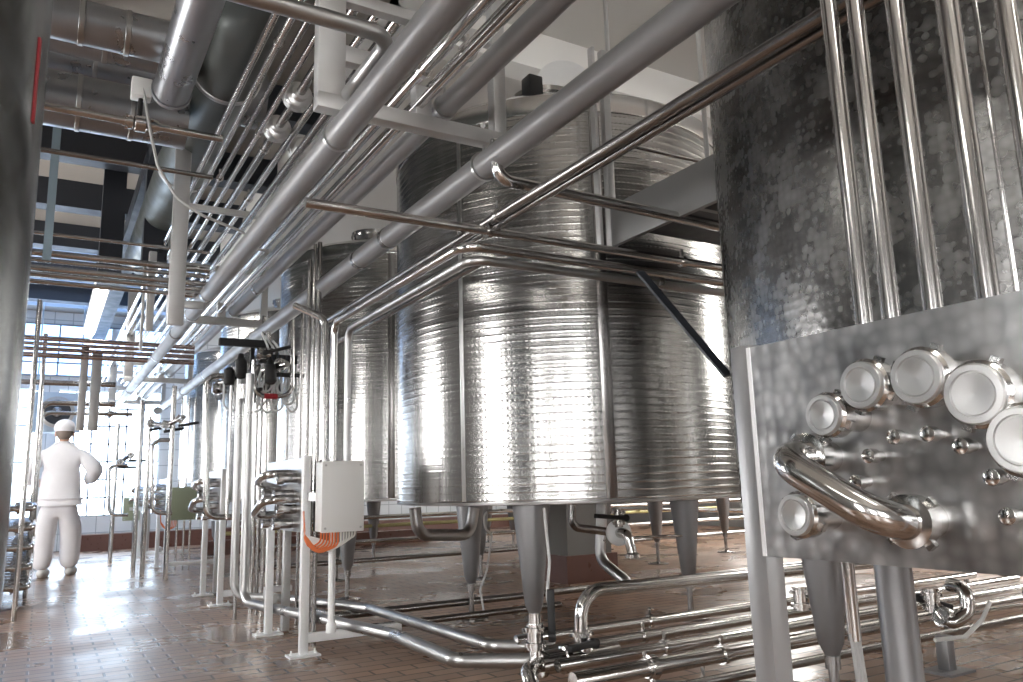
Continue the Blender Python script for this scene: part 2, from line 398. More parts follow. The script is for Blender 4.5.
tag(lid.build('manhole_lid', bright), 'pale round lid standing open on top of the central tank', 'lid')
p = at(532, 84, Y=3.8)
tag(MB().box(p.x-.05, 3.75, TZ1-.02, p.x+.05, 3.85, p.z+.04, bev=.01).build('level_sensor', black), 'small black sensor box on top of the central tank', 'sensor')
# swirl strip joining on the near tank
t0 = [o for o in COL.objects if o.name.startswith('storage_tank')][0]
for dd in (196, 199.5):
    a = math.radians(dd); n = Vector((math.cos(a), math.sin(a), 0)); q = Vector((TX, TY[0], 0))+n*(TR+.002)
    MB().beam(q+Vector((0, 0, TZ0+.02)), q+Vector((0, 0, TZ1-.14)), .012, .006, up=n, bev=.002).build('seam_strip', steel, t0)
# second row beyond the first
BX = 6.9
tb = None
for y, l in ((1.2, 'storage tank of the back row seen only by its feet at lower right'),
             (4.3, 'storage tank of the back row behind the gap under the bright central tank'),
             (7.9, 'storage tank of the back row behind the white pillar'),
             (11.2, 'storage tank of the back row farthest away below the junction box')):
    if tb is None: tb = make_tank((BX, y), l, jacket, legs=(222, 109, -7), seams=False)
    else:
        c = copy_tree(tb); c.location = (BX, y, 0); c['label'] = l

# left foreground vessel
VX, VY, VR = -.60, 2.02, .545
t = thing('process_vessel', 'dark polished steel vessel filling the left edge beside the aisle', 'tank', (VX, VY, 0))
MB().lathe((VX, VY, 0), (0, 0, 1), [(0, .64), (.3, .65), (VR-.06, .67), (VR-.015, .69), (VR, .73), (VR, 3.9), (VR-.04, 4.0), (0, 4.15)], 96).build('shell', mat('smoky_polished_steel', (.22, .23, .23), 1, .22, .08, 2.5, bump=.1, bscale=3), t, ang=50)
MB().lathe((VX, VY, 0), (0, 0, 1), [(VR-.002, 2.18), (VR+.008, 2.2), (VR+.008, 2.23), (VR-.002, 2.25)], 96).build('band', steel, t)
for a, z0_, z1_, wd, mm, nm in ((-38, .74, 3.85, .008, bright, 'seam'), (-24, 3.02, 3.4, .025, redm, 'red_reflection_band'), (-14, 1.75, 1.95, .012, redm, 'red_reflection_band')):  # the red strips colour in reflections on the polished shell
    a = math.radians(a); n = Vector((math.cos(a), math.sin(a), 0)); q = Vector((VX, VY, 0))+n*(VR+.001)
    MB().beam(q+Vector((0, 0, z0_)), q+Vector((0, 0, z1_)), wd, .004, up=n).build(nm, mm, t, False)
for d in (-10, 110, 230):
    a = math.radians(d); MB().tube([(VX+.44*math.cos(a), VY+.44*math.sin(a), 0), (VX+.46*math.cos(a), VY+.46*math.sin(a), .69)], .016).build('leg', steel, t)

# ================================================================== overhead pipes running down the aisle
def clamp_mb(c, d, r, wd=.022):
    d = Vector(d).normalized(); c = Vector(c)
    b = MB().lathe(c-d*wd/2, d, [(r+.002, 0), (r+.009, 0), (r+.009, wd), (r+.002, wd)], 20)
    up = Vector((0, 0, 1)) if abs(d.z) < .9 else Vector((1, 0, 0))
    b.beam(c+up*r*.95, c+up*(r+.045), .014, .014)
    return b
def pipe(pts, r, m_, label, cat='pipe', name='steel_pipe', group=None, bend=None, clamps=(), seg=14, unions=()):
    pts = [Vector(p) for p in pts]
    t = thing(name, label, cat, pts[0], group)
    MB().tube(pts, r, bend, seg).build('tube', m_, t)
    for c, d in clamps: clamp_mb(c, d, r).build('clamp', steel, t)
    for c, d in unions: union_mb(c, d, r).build('union_nut', steel, t)
    return t
def union_mb(c, d, r):
    d = Vector(d).normalized(); c = Vector(c); b = MB()
    b.lathe(c-d*.03, d, [(r, 0), (r+.006, .0), (r+.006, .012), (r+.016, .014), (r+.016, .046), (r+.006, .048), (r+.006, .06), (r, .06)], 18)
    for k in range(4):
        u = d.orthogonal().normalized(); u = Quaternion(d, k*PI/2+.4) @ u
        b.beam(c+u*(r+.01)-d*.012, c+u*(r+.028)-d*.012, .014, .014)
    return b
def ypipe(px, py, Z, r, y0, y1, m_, label, cl=(), un=(), name='steel_pipe', big=()):
    X = at(px, py, Z=Z).x
    t = pipe([(X, y0, Z), (X, y1, Z)], r, m_, label, name=name, clamps=[((X, y, Z), (0, 1, 0)) for y in cl], unions=[((X, y, Z), (0, 1, 0)) for y in un])
    for (bx, by) in big:      # bulky flanged couplings
        y = at(bx, by, Z=Z).y
        c = MB().lathe((X, y-.07, Z), (0, 1, 0), [(r, 0), (r+.02, 0), (r+.022, .03), (.066, .035), (.072, .04), (.072, .06), (.055, .065), (.055, .08), (.072, .085), (.072, .105), (.066, .11), (r, .14)], 28)
        for k in range(6):
            a = k*PI/3; c.beam((X+.066*math.cos(a), y-.03, Z+.066*math.sin(a)), (X+.066*math.cos(a), y+.04, Z+.066*math.sin(a)), .016, .016)
        c.build('coupling', capm, t)
    return t
# insulated grey lines
BY = [2.8, 7.1, 11.2, 14.0]
A_X, B_X = at(390, 73, Z=2.3).x, at(609, 73, Z=2.3).x
def insulated(X, Z, r, y0, y1, label, joints):
    t = thing('insulated_pipe', label, 'pipe', (X, y0, Z))
    MB().tube([(X, y0, Z), (X, y1, Z)], r, seg=28).build('cladding', clad, t)
    for y in joints: MB().lathe((X, y-.02, Z), (0, 1, 0), [(r, 0), (r+.003, .002), (r+.003, .038), (r, .04)], 28).build('joint_ring', steel_dk, t)
    for y in BY:
        MB().lathe((X, y-.01, Z), (0, 1, 0), [(r, 0), (r+.008, 0), (r+.008, .016), (r, .016)], 28).tube([(X, y, Z+r), (X, y, Z+.12)], .005, seg=8).build('clamp', steel_sat, t)
    return t
insulated(A_X, 2.3, .052, .3, 16, 'thick grey clad pipe overhead, nearest the aisle of the thick three', [5.6, 6.3, 8.4])
insulated(B_X, 2.3, .057, .3, 13.2, 'thick grey clad pipe crossing in front of the large central tank', [3.9, 4.35, 9.5])
C_X = at(521, 42, Z=2.5).x
insulated(C_X, 2.53, .045, .6, 15, 'thick grey clad pipe lying on top of the hanger beams', [1.7, 6.2])
ypipe(452, 38, 2.62, .026, .5, 16, steel, 'polished overhead pipe just right of the thick aisle-side grey pipe', cl=(1.9, 2.7))
ypipe(481, 38, 2.62, .029, .5, 16, steel, 'polished overhead pipe beside the grey pipe on the hanger beams', cl=(1.9, 2.5))
ypipe(395, 132, 2.5, .015, 1.2, 15.5, steel, 'thin bright pipe lying between the thick grey overhead pipes')
ypipe(379, 144, 2.5, .011, 1.2, 15.5, steel_dk, 'thin dark pipe under the thick aisle-side grey pipe')
ypipe(209, 176, 3.0, 0.017, .5, 16, steel, 'bright overhead pipe running closest to the big dark duct', cl=(3.4,))
ypipe(221, 176, 3.0, 0.015, .5, 16, steel_dk, 'dark overhead pipe second out from the big duct', cl=(5.2,))
ypipe(233, 176, 3.0, 0.016, .5, 16, steel, 'bright overhead pipe third out from the big duct', cl=(4.4,))
ypipe(247, 176, 3.0, 0.024, 1.5, 16, steel_dk, 'overhead pipe with two bulky unions left of the hanger plate', cl=(4.6,), big=((298, 97), (278, 129)))
ypipe(264, 176, 3.0, 0.021, 2.92, 16, steel, 'overhead pipe passing just behind the left hanger post', cl=(5.5,))
ypipe(281, 176, 3.0, 0.026, 2.95, 16, steel, 'overhead pipe with one union tucked beside the thick grey pipe', cl=(6.0,), big=((300, 150),))
ypipe(197, 176, 3.06, .018, 2, 16, steel, 'thin bright pipe above the dangling grey cable')
ypipe(300, 150, 2.8, .02, 3.0, 16, steel_dk, 'dark pipe high above the hanger plate')
ypipe(420, 60, 2.8, .024, .8, 16, steel_dk, 'dark pipe high behind the thick grey pipe and small hanger block')
ypipe(540, 20, 2.78, .02, .6, 14, steel_dk, 'thin dark pipe high beside the pale ceiling')
# twin dark tubes before the tank
ypipe(640, 128, 2.1, .021, .3, 5.6, steel_dk, 'upper of the twin dark tubes sloping past the tank top', cl=(2.82,), name='steel_pipe')
ypipe(648, 135, 2.09, .017, .3, 5.6, steel_dk, 'lower of the twin dark tubes sloping past the tank top')
# big ducts overhead
t = thing('ventilation_duct', 'largest dark round duct running along the ceiling above the aisle', 'duct', (.80, 1.5, 3.45))
RX = at(232, 60, Z=3.45).x
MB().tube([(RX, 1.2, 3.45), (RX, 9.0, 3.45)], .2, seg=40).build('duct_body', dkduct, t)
for y in (3.0, 4.6, 6.2): MB().lathe((RX, y, 3.45), (0, 1, 0), [(.2, 0), (.208, .005), (.208, .035), (.2, .04)], 40).build('joint_ring', steel_sat, t)
def xduct(y, z, r, x0, x1, label, rings):
    t = thing('ventilation_duct', label, 'duct', (x0, y, z))
    MB().tube([(x0, y, z), (x1, y, z)], r, seg=36).build('duct_body', duct_m, t)
    for x in rings: MB().lathe((x, y, z), (1, 0, 0), [(r, 0), (r+.006, .004), (r+.006, .024), (r, .028)], 36).build('joint_ring', steel_sat, t)
xduct(4.0, 3.2, .105, -1.5, .42, 'bright crosswise duct at the very top left', [.0, .2])
xduct(4.95, 3.22, .16, -1.5, .62, 'wide bright crosswise duct above the valve with the cable', [.02, .3])
xduct(4.45, 3.35, .09, -1.5, .6, 'dim crosswise duct between the two bright ones', [.12])
xduct(5.5, 3.75, .2, -1.5, 1.2, 'wide dark crosswise duct close under the ceiling', [.1, .6])
t = thing('ventilation_duct', 'short duct with open lower end meeting the bright crosswise duct', 'duct', (.44, 2.2, 3.0))
MB().lathe((.44, 2.0, 3.0), (0, 1, 0), [(.09, 0), (.09, 2.1), (.098, 2.1), (.098, 2.13), (.08, 2.13), (.08, 2.0), (0, 2.0)], 36).build('duct_body', duct_m, t)
# thin crosswise pipe with a small valve and a cable box
v = Vector((at(140, 121, Z=2.9).x, 4.36, 2.9))
pipe([(-1.4, 4.36, 2.9), (.74, 4.36, 2.9)], .021, steel, 'polished crosswise pipe under the wide bright duct at upper left', unions=[(v-Vector((.05, 0, 0)), (1, 0, 0)), (v+Vector((.07, 0, 0)), (1, 0, 0))])
pipe([(-1.4, 4.5, 2.72), (.72, 4.5, 2.72)], .014, steel_dk, 'thin dark crosswise pipe below the polished one at upper left')
t = thing('actuated_valve', 'small valve with grey head on the polished crosswise pipe', 'valve', v)
MB().lathe(v-Vector((.03, 0, 0)), (1, 0, 0), [(.03, 0), (.045, .01), (.045, .06), (.03, .07)], 20).build('body', steel, t)
MB().tube([v, v+Vector((0, 0, .14))], .012).build('stem', black, t)
MB().box(v.x-.05, v.y-.04, v.z+.14, v.x+.05, v.y+.04, v.z+.25, bev=.008).build('head', whitep, t)
tag(MB().tube([v+Vector((.0, -.03, .22)), v+Vector((.05, -.05, -.05)), v+Vector((.1, 0, -.22)), v+Vector((.2, .0, -.38)), v+Vector((.33, 0, -.46)), v+Vector((.6, .1, -.5)), (.95, 4.6, 2.36), (1.1, 4.8, 2.42)], .008, .12, 8).build('cable', greycab), 'grey cable drooping from the small valve head at upper left', 'cable')
# dark upright steel of the ceiling, upper left
for x, y0, l in ((.32, 8.2, 'dark upright ceiling strut left of the big duct'), (.62, 7.3, 'dark upright ceiling strut hard against the big duct')):
    tag(MB().box(x, y0, 2.95, x+.2, y0+.16, ZC).build('ceiling_strut', darkst, None, False), l, 'strut')
tag(MB().box(-.10, 5.86, 2.5, -.05, 5.91, ZC).build('support_post', mat('blue_grey_paint', (.25, .33, .38), 0, .5), None, False), 'pale blue-grey upright at the edge of the left vessel', 'post')

# hanger frames of square tube
for i, (y, l) in enumerate(zip(BY, ('steel hanger frame above, nearest of all, with a wide flat left post', 'steel hanger frame above the hose-draped valve cluster',
                                    'steel hanger frame third down the aisle', 'farthest steel hanger frame over the aisle'))):
    xl = at(330, 60, Y=2.8).x; zb = 2.43; t = thing('hanger_frame', l, 'bracket', (xl, y, zb))
    w_ = .11
    xr = 1.62
    MB().beam((xl-w_/2, y, zb), (xr+.03, y, zb), .064, .064, bev=.004).build('beam', galv, t)
    MB().box(xl-w_/2, y-.03, zb+.03, xl+w_/2, y+.03, 3.6 if i else ZC, bev=.004).build('left_post', galv, t)
    MB().box(xr-.03, y-.03, zb+.03, xr+.03, y+.03, 3.3, bev=.004).build('right_post', galv, t)
    MB().box(1.22, y-.03, zb+.03, 1.29, y+.03, zb+.16, bev=.004).build('block', galv, t)
    MB().beam((xl, y, zb+.22), (1.1, y, zb+.22), .05, .07, bev=.004).build('crossbar', galv, t)
    MB().beam((xl, y, 2.9), (xr, y, 2.9), .05, .05, bev=.004).build('crossbar', galv, t)
    for bx in (A_X, B_X, 1.05): MB().lathe((bx, y, zb+.03), (0, 0, 1), [(.006, 0), (.006, .025), (.011, .025), (.011, .035), (0, .035)], 8).build('bolt', bright, t)
pa = at(175, 325, Y=5.5)
t = thing('support_post', 'wide pale steel post hanging in front of the pipe bundle at the left', 'post', pa)
MB().box(pa.x-.05, 5.48, pa.z, pa.x+.05, 5.53, ZC, bev=.004).build('post', galv, t)
MB().box(pa.x+.05, 5.485, pa.z+.12, pa.x+.17, 5.525, pa.z+.17, bev=.003).build('arm', galv, t)
MB().box(pa.x+.05, 5.485, 2.86, pa.x+.5, 5.525, 2.9, bev=.003).build('arm', galv, t)
# the top pipe turning back through the first hanger
pipe([(-.03, 2.31, 2.47), (.93, 2.31, 2.47), (.93, 2.86, 2.47)], .029, steel_sat, 'satin crosswise pipe at the top turning into the first hanger frame', bend=.085, clamps=[((.93, 2.83, 2.47), (0, 1, 0))])

# ================================================================== pipe runs between the tanks
def xr_(px, py, Y): p = at(px, py, Y=Y); return p
pts = [(at(305, 207, Y=2.9).x, 2.9, 2.05), (4.6, 2.9, 2.05)]
pipe(pts, .021, steel, 'long polished crosswise pipe with a capped left end before the central tank', clamps=[((1.62, 2.9, 2.05), (1, 0, 0)), ((2.75, 2.9, 2.05), (1, 0, 0))])
pipe([(4.6, 2.94, 1.985), (1.52, 2.94, 1.985), (1.52, 4.74, 1.985), (1.52, 4.74, 1.0)], .023, steel, 'upper of two pipes wrapping the corner before the central tank', bend=.09)
pipe([(4.6, 2.98, 1.94), (1.575, 2.98, 1.94), (1.61, 4.74, 1.95), (1.61, 4.74, 1.0)], .022, steel_sat, 'lower of two pipes wrapping the corner before the central tank', bend=.08)
pipe([(4.6, 3.05, 1.97), (1.7, 3.05, 1.97), (1.72, 5.3, 1.97)], .014, steel_dk, 'thin dark pipe tucked under the two corner pipes', bend=.06)
pipe([(1.53, 2.66, 2.36), (1.53, 2.66, 2.19), (2.9, 2.66, 2.17)], .026, steel, 'polished pipe dropping from the grey clad pipe and turning right', bend=.07)
# catwalk between the first two tanks
t = thing('catwalk', 'grey steel catwalk platform between the near and central tanks', 'platform', (2.5, 2.4, 2.2))
MB().box(2.5, 2.36, 2.17, 2.53, 3.2, 2.39, bev=.004).build('fascia', dgalv, t)
MB().box(2.53, 2.5, 2.3, 4.4, 3.2, 2.33).build('deck', darkst, t, False)
MB().box(2.53, 2.5, 2.17, 4.4, 2.53, 2.37).build('side_rail', dgalv, t, False)
for x in (2.58,): 
    for (px, wd) in ((609, .045), (597, .02)):
        p = at(px, 200, Y=3.18)
        MB().box(p.x-wd/2, 3.15, 2.17, p.x+wd/2, 3.19, 3.3, bev=.003).build('handrail_post', galv, t)
MB().tube([at(620, 143, Y=3.19), at(703, 162, Y=3.19)], .012).build('handrail', steel, t)
tag(MB().beam(at(640, 272, Y=2.84), at(728, 376, Y=2.4), .05, .012, up=(0, 1, 0)).build('brace', darkst, None, False), 'dark flat diagonal brace under the pipe run beside the near tank', 'brace')
# thin uprights against the pale ceiling
for px, py, Y, wd, l in ((606, 20, 3.9, .03, 'pale vertical pipe rising to the ceiling above the central tank'), (703, 100, 3.0, .028, 'dim vertical pipe beside the upper edge of the near tank')):
    p = at(px, py, Y=Y); MBt = MB().tube([(p.x, Y, 2.33 if Y < 3.5 else 3.3), (p.x, Y, ZC)], wd/2)
    tag(MBt.build('vertical_pipe', galv), l, 'pipe')

# ================================================================== vertical pipes before the near tank
for i, (px, py, l) in enumerate([(861, 295, 'first'), (888, 290, 'second'), (930, 285, 'third'), (985, 275, 'fourth'), (1045, 262, 'fifth')]):
    p = at(px, py, X=1.56)
    nm = ['leftmost of the bright vertical pipes rising behind the port panel', 'second bright vertical pipe from the left behind the port panel',
          'third bright vertical pipe from the left behind the port panel', 'fourth bright vertical pipe from the left behind the port panel', 'rightmost bright vertical pipe in the top right corner'][i]
    pipe([(1.47, p.y, 1.15), (1.56, p.y, 1.15), (1.56, p.y, 3.9)], .0195 if i != 3 else .022, steel, nm, name='vertical_pipe', seg=20, bend=.05)

# ================================================================== near port panel
PX = 1.38
t = thing('manifold_stand', 'large swirl-finished steel panel of round capped ports in right foreground', 'manifold', (PX, 1.36, 0))
y1 = at(748, 348, X=PX).y; z1 = at(748, 348, X=PX).z; z0 = at(765, 556, X=PX).z; y0 = .30
pm = MB(); pm.box(PX, y0, z0, PX+.006, y1, z1)
pl = pm.build('plate', swirl_panel, t, False)
ul = pl.data.uv_layers.new(name='UVMap')
for p in pl.data.polygons:
    for li in p.loop_indices:
        c = pl.data.vertices[pl.data.loops[li].vertex_index].co; ul.data[li].uv = (c.y, c.z)
MB().box(PX-.003, y1-.006, z0, PX+.03, y1+.004, z1).build('flange', bright, t, False)
MB().box(PX+.006, y1+.004, 0, PX+.062, y1+.062, z1+.01, bev=.003).build('post', postm, t)
MB().box(PX+.006, y0-.05, 0, PX+.062, y0+.01, z1+.01, bev=.003).build('post', galv, t)
MB().box(PX-.03, y1-.06, 0, PX+.1, y1+.1, .012).build('foot_plate', galv, t, False)
MB().box(PX+.06, y0, z0-.05, PX+.35, y1-.5, z0-.03).build('drip_tray', darkst, t, False)
ports = [(824, 415, .044), (862, 385, .049), (917, 377, .053), (975, 394, .056), (1022, 440, .058), (796, 515, .046)]
for px, py, r in ports:
    c = at(px, py, X=PX-.10); y, z = c.y, c.z
    q = MB().lathe((PX, y, z), (-1, 0, 0), [(r*.72, -.08), (r*.72, .05), (r*.8, .052), (r*.8, .066)], 32).build('port', steel, t)
    nu = MB().lathe((PX-.062, y, z), (-1, 0, 0), [(r*.86, 0), (r*1.0, .002), (r*1.0, .03), (r*.9, .036), (r*.86, .036)], 32)
    for k in range(4):
        a = k*PI/2+.5; nu.beam((PX-.078, y+r*.95*math.cos(a), z+r*.95*math.sin(a)), (PX-.078, y+(r*1.16)*math.cos(a), z+(r*1.16)*math.sin(a)), .012, .016)
    nu.build('union_nut', steel, q)
    MB().lathe((PX-.07, y, z), (-1, 0, 0), [(r*.88, 0), (r*.88, .034), (r*.84, .037), (r*.68, .037), (r*.66, .033), (r*.62, .033), (r*.60, .036), (0, .033)], 36).build('cap', capm, q)
for px, py in [(873, 456), (898, 437), (932, 434), (965, 446), (996, 477), (1012, 516), (860, 482)]:
    c = at(px, py, X=PX-.025)
    MB().lathe((PX, c.y, c.z), (-1, 0, 0), [(.010, -.03), (.010, .02), (.014, .02), (.014, .04), (.009, .042)], 16).build('stub', steel, t)
a_ = at(797, 457, X=PX-.10); b_ = at(915, 521, X=PX-.05)
sb = MB().tube([(PX-.03, a_.y, a_.z), (PX-.16, a_.y, a_.z), (PX-.135, b_.y, b_.z), (PX, b_.y, b_.z)], .032, bend=.075, seg=24).build('swing_bend', steel, t)
for c in (a_, b_):
    n_ = MB().lathe((PX-.045, c.y, c.z), (-1, 0, 0), [(.032, 0), (.047, .002), (.047, .03), (.032, .034)], 28)
    for k in range(4):
        a = k*PI/2+.9; n_.beam((PX-.06, c.y+.045*math.cos(a), c.z+.045*math.sin(a)), (PX-.06, c.y+.057*math.cos(a), c.z+.057*math.sin(a)), .012, .016)
    n_.build('union_nut', steel, sb)
    MB().lathe((PX, c.y, c.z), (-1, 0, 0), [(.03, -.08), (.03, .045)], 28).build('port', steel, t)

# ================================================================== small port frames down the aisle
def port_frame(y0, y1, label, zt=1.16, plate=(.0, .36)):
    """pipe manifold on a post frame; stubs and bends face the aisle"""
    t = thing('manifold_stand', label, 'manifold', (PX, y0, 0))
    MB().box(PX-.024, y0-.024, .01, PX+.024, y0+.024, zt, bev=.003).build('post', bright, t)
    MB().box(PX-.024, y1-.024, .01, PX+.024, y1+.024, zt-.36, bev=.003).build('post', bright, t)
    MB().box(PX+.1, y1+.02, .01, PX+.15, y1+.07, zt-.36, bev=.003).build('post', galv, t)
    for yy in (y0, y1): 
        fp = MB().box(PX-.09, yy-.06, 0, PX+.09, yy+.06, .012)
        for dx in (-.07, .07): fp.lathe((PX+dx, yy, .012), (0, 0, 1), [(.012, 0), (.012, .01), (.006, .01), (.006, .025)], 8)
        fp.build('foot_plate', bright, t, False)
    MB().box(PX+.03, y0+.0, .07, PX+.62, y0+.05, .12, bev=.003).build('tie_bar', bright, t)
    MB().box(PX+.03, y1, .2, PX+.06, y1+.3, .26, bev=.003).build('tie_bar', galv, t)
    MB().box(PX+.0, y0, zt-.46, PX+.006, y1+.15, zt-.01).build('plate', swirl_panel, t, False)
    for j, dz in enumerate((.1, .2, .29, .38)):
        z = zt-.03-dz
        for k, yy in enumerate((y0+.22, y0+.5)):
            if (j+k) % 2 and k: continue
            q = MB().lathe((PX, yy+.08*(j % 2), z), (-1, 0, 0), [(.03, -.06), (.03, .08), (.04, .082), (.04, .12), (.034, .124), (.0, .118)], 20).build('port', steel, t)
    sb = MB().tube([(PX, y0+.2, zt-.26), (PX-.2, y0+.2, zt-.26), (PX-.2, y0+.5, zt-.36), (PX, y0+.5, zt-.36)], .026, bend=.08, seg=18).build('swing_bend', steel, t)
    sb = MB().tube([(PX, y0+.35, zt-.1), (PX-.16, y0+.35, zt-.1), (PX-.16, y0+.6, zt-.15), (PX, y0+.6, zt-.2)], .026, bend=.07, seg=18).build('swing_bend', steel, t)
    return t
pf = port_frame(4.81, 5.65, 'white-posted port frame nearest the camera, beside the white junction box')
for y, l in ((7.35, 'white-posted port frame left of the vertical pipe cluster'), (10.9, 'white-posted port frame beside the olive green enclosure'), (13.2, 'farthest white-posted port frame near the tiled wall')):
    c = copy_tree(pf); c.location = (PX, y, 0); c['label'] = l

# junction boxes
def junction_box(cx, cy, z0, z1, wd, dp, m_, label, cables, yp=4.81):
    t = thing('junction_box', label, 'electrical box', (cx, cy, z0))
    MB().box(cx-wd/2, cy, z0, cx+wd/2, cy+dp, z1, bev=.008).build('housing', m_, t)
    zm = (z0+z1)/2; MB().beam((cx-wd/2+.03, cy+dp-.01, zm), (PX+.01, yp, zm), .03, .05).build('mounting_arm', galv, t)
    ld = MB().box(cx-wd/2-.004, cy-.022, z0-.004, cx+wd/2+.004, cy, z1+.004, bev=.006).build('lid', m_, t)
    for sx in (-1, 1):
        for z in (z0+.02, z1-.02): MB().lathe((cx+sx*(wd/2-.018), cy-.022, z), (0, -1, 0), [(.007, 0), (.007, .003), (0, .003)], 10).build('screw', greycab, ld)
    for (k, n, mm, lab) in cables:
        for i in range(n):
            x = cx-wd/2+.02+(k+i)*.017; d = .05+.035*math.sin(PI*(k+i+.5)/11)
            MB().tube([(x, cy+dp/2, z0), (x, cy+dp/2, z0-d), (x-.06-.008*i, cy+dp/2+.02, z0-d-.04), (cx-wd/2-.06, cy+dp/2+.05, z0-.04+.004*i), (cx-wd/2-.07, cy+dp/2+.05, z0+.12)], .0055, .04, 8).build('cable', mm, t, label=lab)
    return t
a0 = at(321, 462, Y=4.55); a1 = at(363, 530, Y=4.55)
junction_box((a0.x+a1.x)/2, 4.55, a1.z, a0.z, a1.x-a0.x-.01, .12, whitep, 'white junction box with orange and white cables looping below', [(0, 7, orange, 'orange cable'), (7, 6, whitep, 'white cable')])
a0 = at(169, 488, Y=10.6); a1 = at(195, 519, Y=10.6)
junction_box((a0.x+a1.x)/2, 10.6, a1.z, a0.z, a1.x-a0.x, .12, greenp, 'olive green enclosure beside the middle white posts', [(1, 5, orange, 'orange cable')], 10.9)
a0 = at(124, 498, Y=13.6); a1 = at(139, 520, Y=13.6)
junction_box((a0.x+a1.x)/2, 13.6, a1.z, a0.z, a1.x-a0.x, .12, greenp, 'small olive green enclosure far down the aisle', [], 13.2)
# stanchion under white box
p = at(332, 560, Y=4.66)
tag(MB().tube([(p.x, 4.66, .18), (p.x, 4.66, .74)], .021).lathe((p.x, 4.66, .14), (0, 0, 1), [(.03, 0), (.03, .04), (.021, .06)], 16).build('stanchion', bright), 'short pale stanchion pipe under the white junction box', 'post')

# ================================================================== vertical pipe cluster
def vline(px, Y, z0, z1, r, m_, label, py=430):
    if z0 <= .3: z0 = 0
    x = at(px, py, Y=Y).x
    return pipe([(x, Y, z0), (x, Y, z1)], r, m_, label, name='vertical_pipe', seg=12)
for px, Y, z0, z1, r, m_, l in [
    (230, 6.55, .75, 1.95, .012, steel, 'thin upright pipe at the left side of the cluster'),
    (241, 6.5, .3, 1.9, .014, steel_dk, 'dark upright pipe beside the two floor-bound ones'),
    (256, 6.7, .2, 1.9, .018, steel, 'bright upright pipe right of the two floor-bound ones'),
    (261, 6.6, .2, 2.4, .014, steel_dk, 'dark upright pipe left of the looped hoses'),
    (266, 6.5, .2, 2.3, .016, steel, 'bright upright pipe directly below the looped hoses'),
    (307, 5.15, .2, 2.5, .016, steel_dk, 'dark upright pipe leftmost of those behind the white post'),
    (312, 5.1, .2, 2.6, .012, steel, 'thin bright upright pipe behind the white post'),
    (317, 5.05, .2, 2.6, .015, steel_dk, 'dark upright pipe right of the thin one behind the white post'),
    (300, 5.9, .2, 2.6, .010, steel_dk, 'very thin upright pipe beside the yellow-lit tank face'),
    (287, 6.4, 1.1, 2.5, .010, steel_dk, 'very thin upright pipe right of the hoses'),
    (282, 7.9, .2, 2.6, .02, steel, 'upright pipe behind the nearest port frame')]:
    vline(px, Y, z0, z1, r, m_, l)
x = at(324, 400, Y=4.95).x
pipe([(x-.16, 5.1, 2.16), (x, 4.95, 2.05), (x, 4.95, .8)], .023, steel, 'stout bright upright pipe behind the white junction box with bent top', name='vertical_pipe', bend=.08)
# two that sweep down onto the floor line
x1 = at(246, 520, Y=6.2).x; x2 = at(236, 520, Y=6.5).x
pipe([(x1, 6.2, 1.85), (x1, 6.2, .16), (1.72, 4.25, .16), (1.70, 3.45, .16), (2.02, 3.2, .16)], .033, steel_sat, 'stout pipe coming down and running along the floor to the front valve', bend=.12)
pipe([(x2, 6.5, 1.85), (x2, 6.5, .17), (1.6, 6.1, .17), (1.93, 5.2, .17), (1.97, 3.6, .17), (2.2, 3.38, .17)], .031, steel_sat, 'second floor pipe running beside the front one toward the valve', bend=.12)
# bent standpipes
p0 = at(228, 376, Y=6.9); p1 = at(206, 376, Y=6.9); p2 = at(206, 517, Y=6.9); p3 = at(243, 517, Y=6.9)
pipe([p0, p1, p2, p3], .025, steel, 'C-shaped bright pipe left of the valve cluster', bend=.09)
p0 = at(254, 360, Y=6.2); p1 = at(254, 396, Y=6.2); p2 = at(292, 396, Y=6.2); p3 = at(292, 315, Y=6.2)
t = pipe([p0, p1, p2, p3], .018, steel, 'U-shaped pipe with red band below the valve cluster', bend=.09)
MB().lathe(Vector(at(264, 396, Y=6.2)), (1, 0, 0), [(.02, 0), (.021, 0), (.021, .10), (.02, .10)], 16).build('red_band', redm, t)
# far C pipes
for (px0, px1, ya, yb, Y, l) in ((152, 172, 440, 513, 9.9, 'C-shaped pipe before the olive green enclosure'), (109, 128, 465, 515, 12.6, 'far C-shaped pipe against the tiled wall')):
    pipe([at(px1, ya, Y=Y), at(px0, ya, Y=Y), at(px0, yb, Y=Y), at(px1, yb, Y=Y)], .024, steel, l, bend=.1)
for px, Y, z0, z1, r, l in [(139, 11.5, .1, 2.2, .03, 'upright pipe near the far end of the port frames'), (148, 10.6, .15, 1.9, .028, 'upright pipe bending at the foot beside far frames'),
                         (171, 9.9, .1, 2.2, .028, 'upright pipe behind the C-shaped pipe'), (180, 11.1, .2, 2.2, .014, 'thin upright pipe left of the far tank'), (187, 11.05, .2, 2.2, .014, 'thin upright pipe before the far tank face'),
                         (193, 11.0, .2, 2.2, .014, 'thin upright pipe right on the far tank face'), (116, 13, .1, 2.0, .03, 'upright pipe before the tiled wall')]:
    vline(px, Y, z0, z1, r, steel, l, 460)

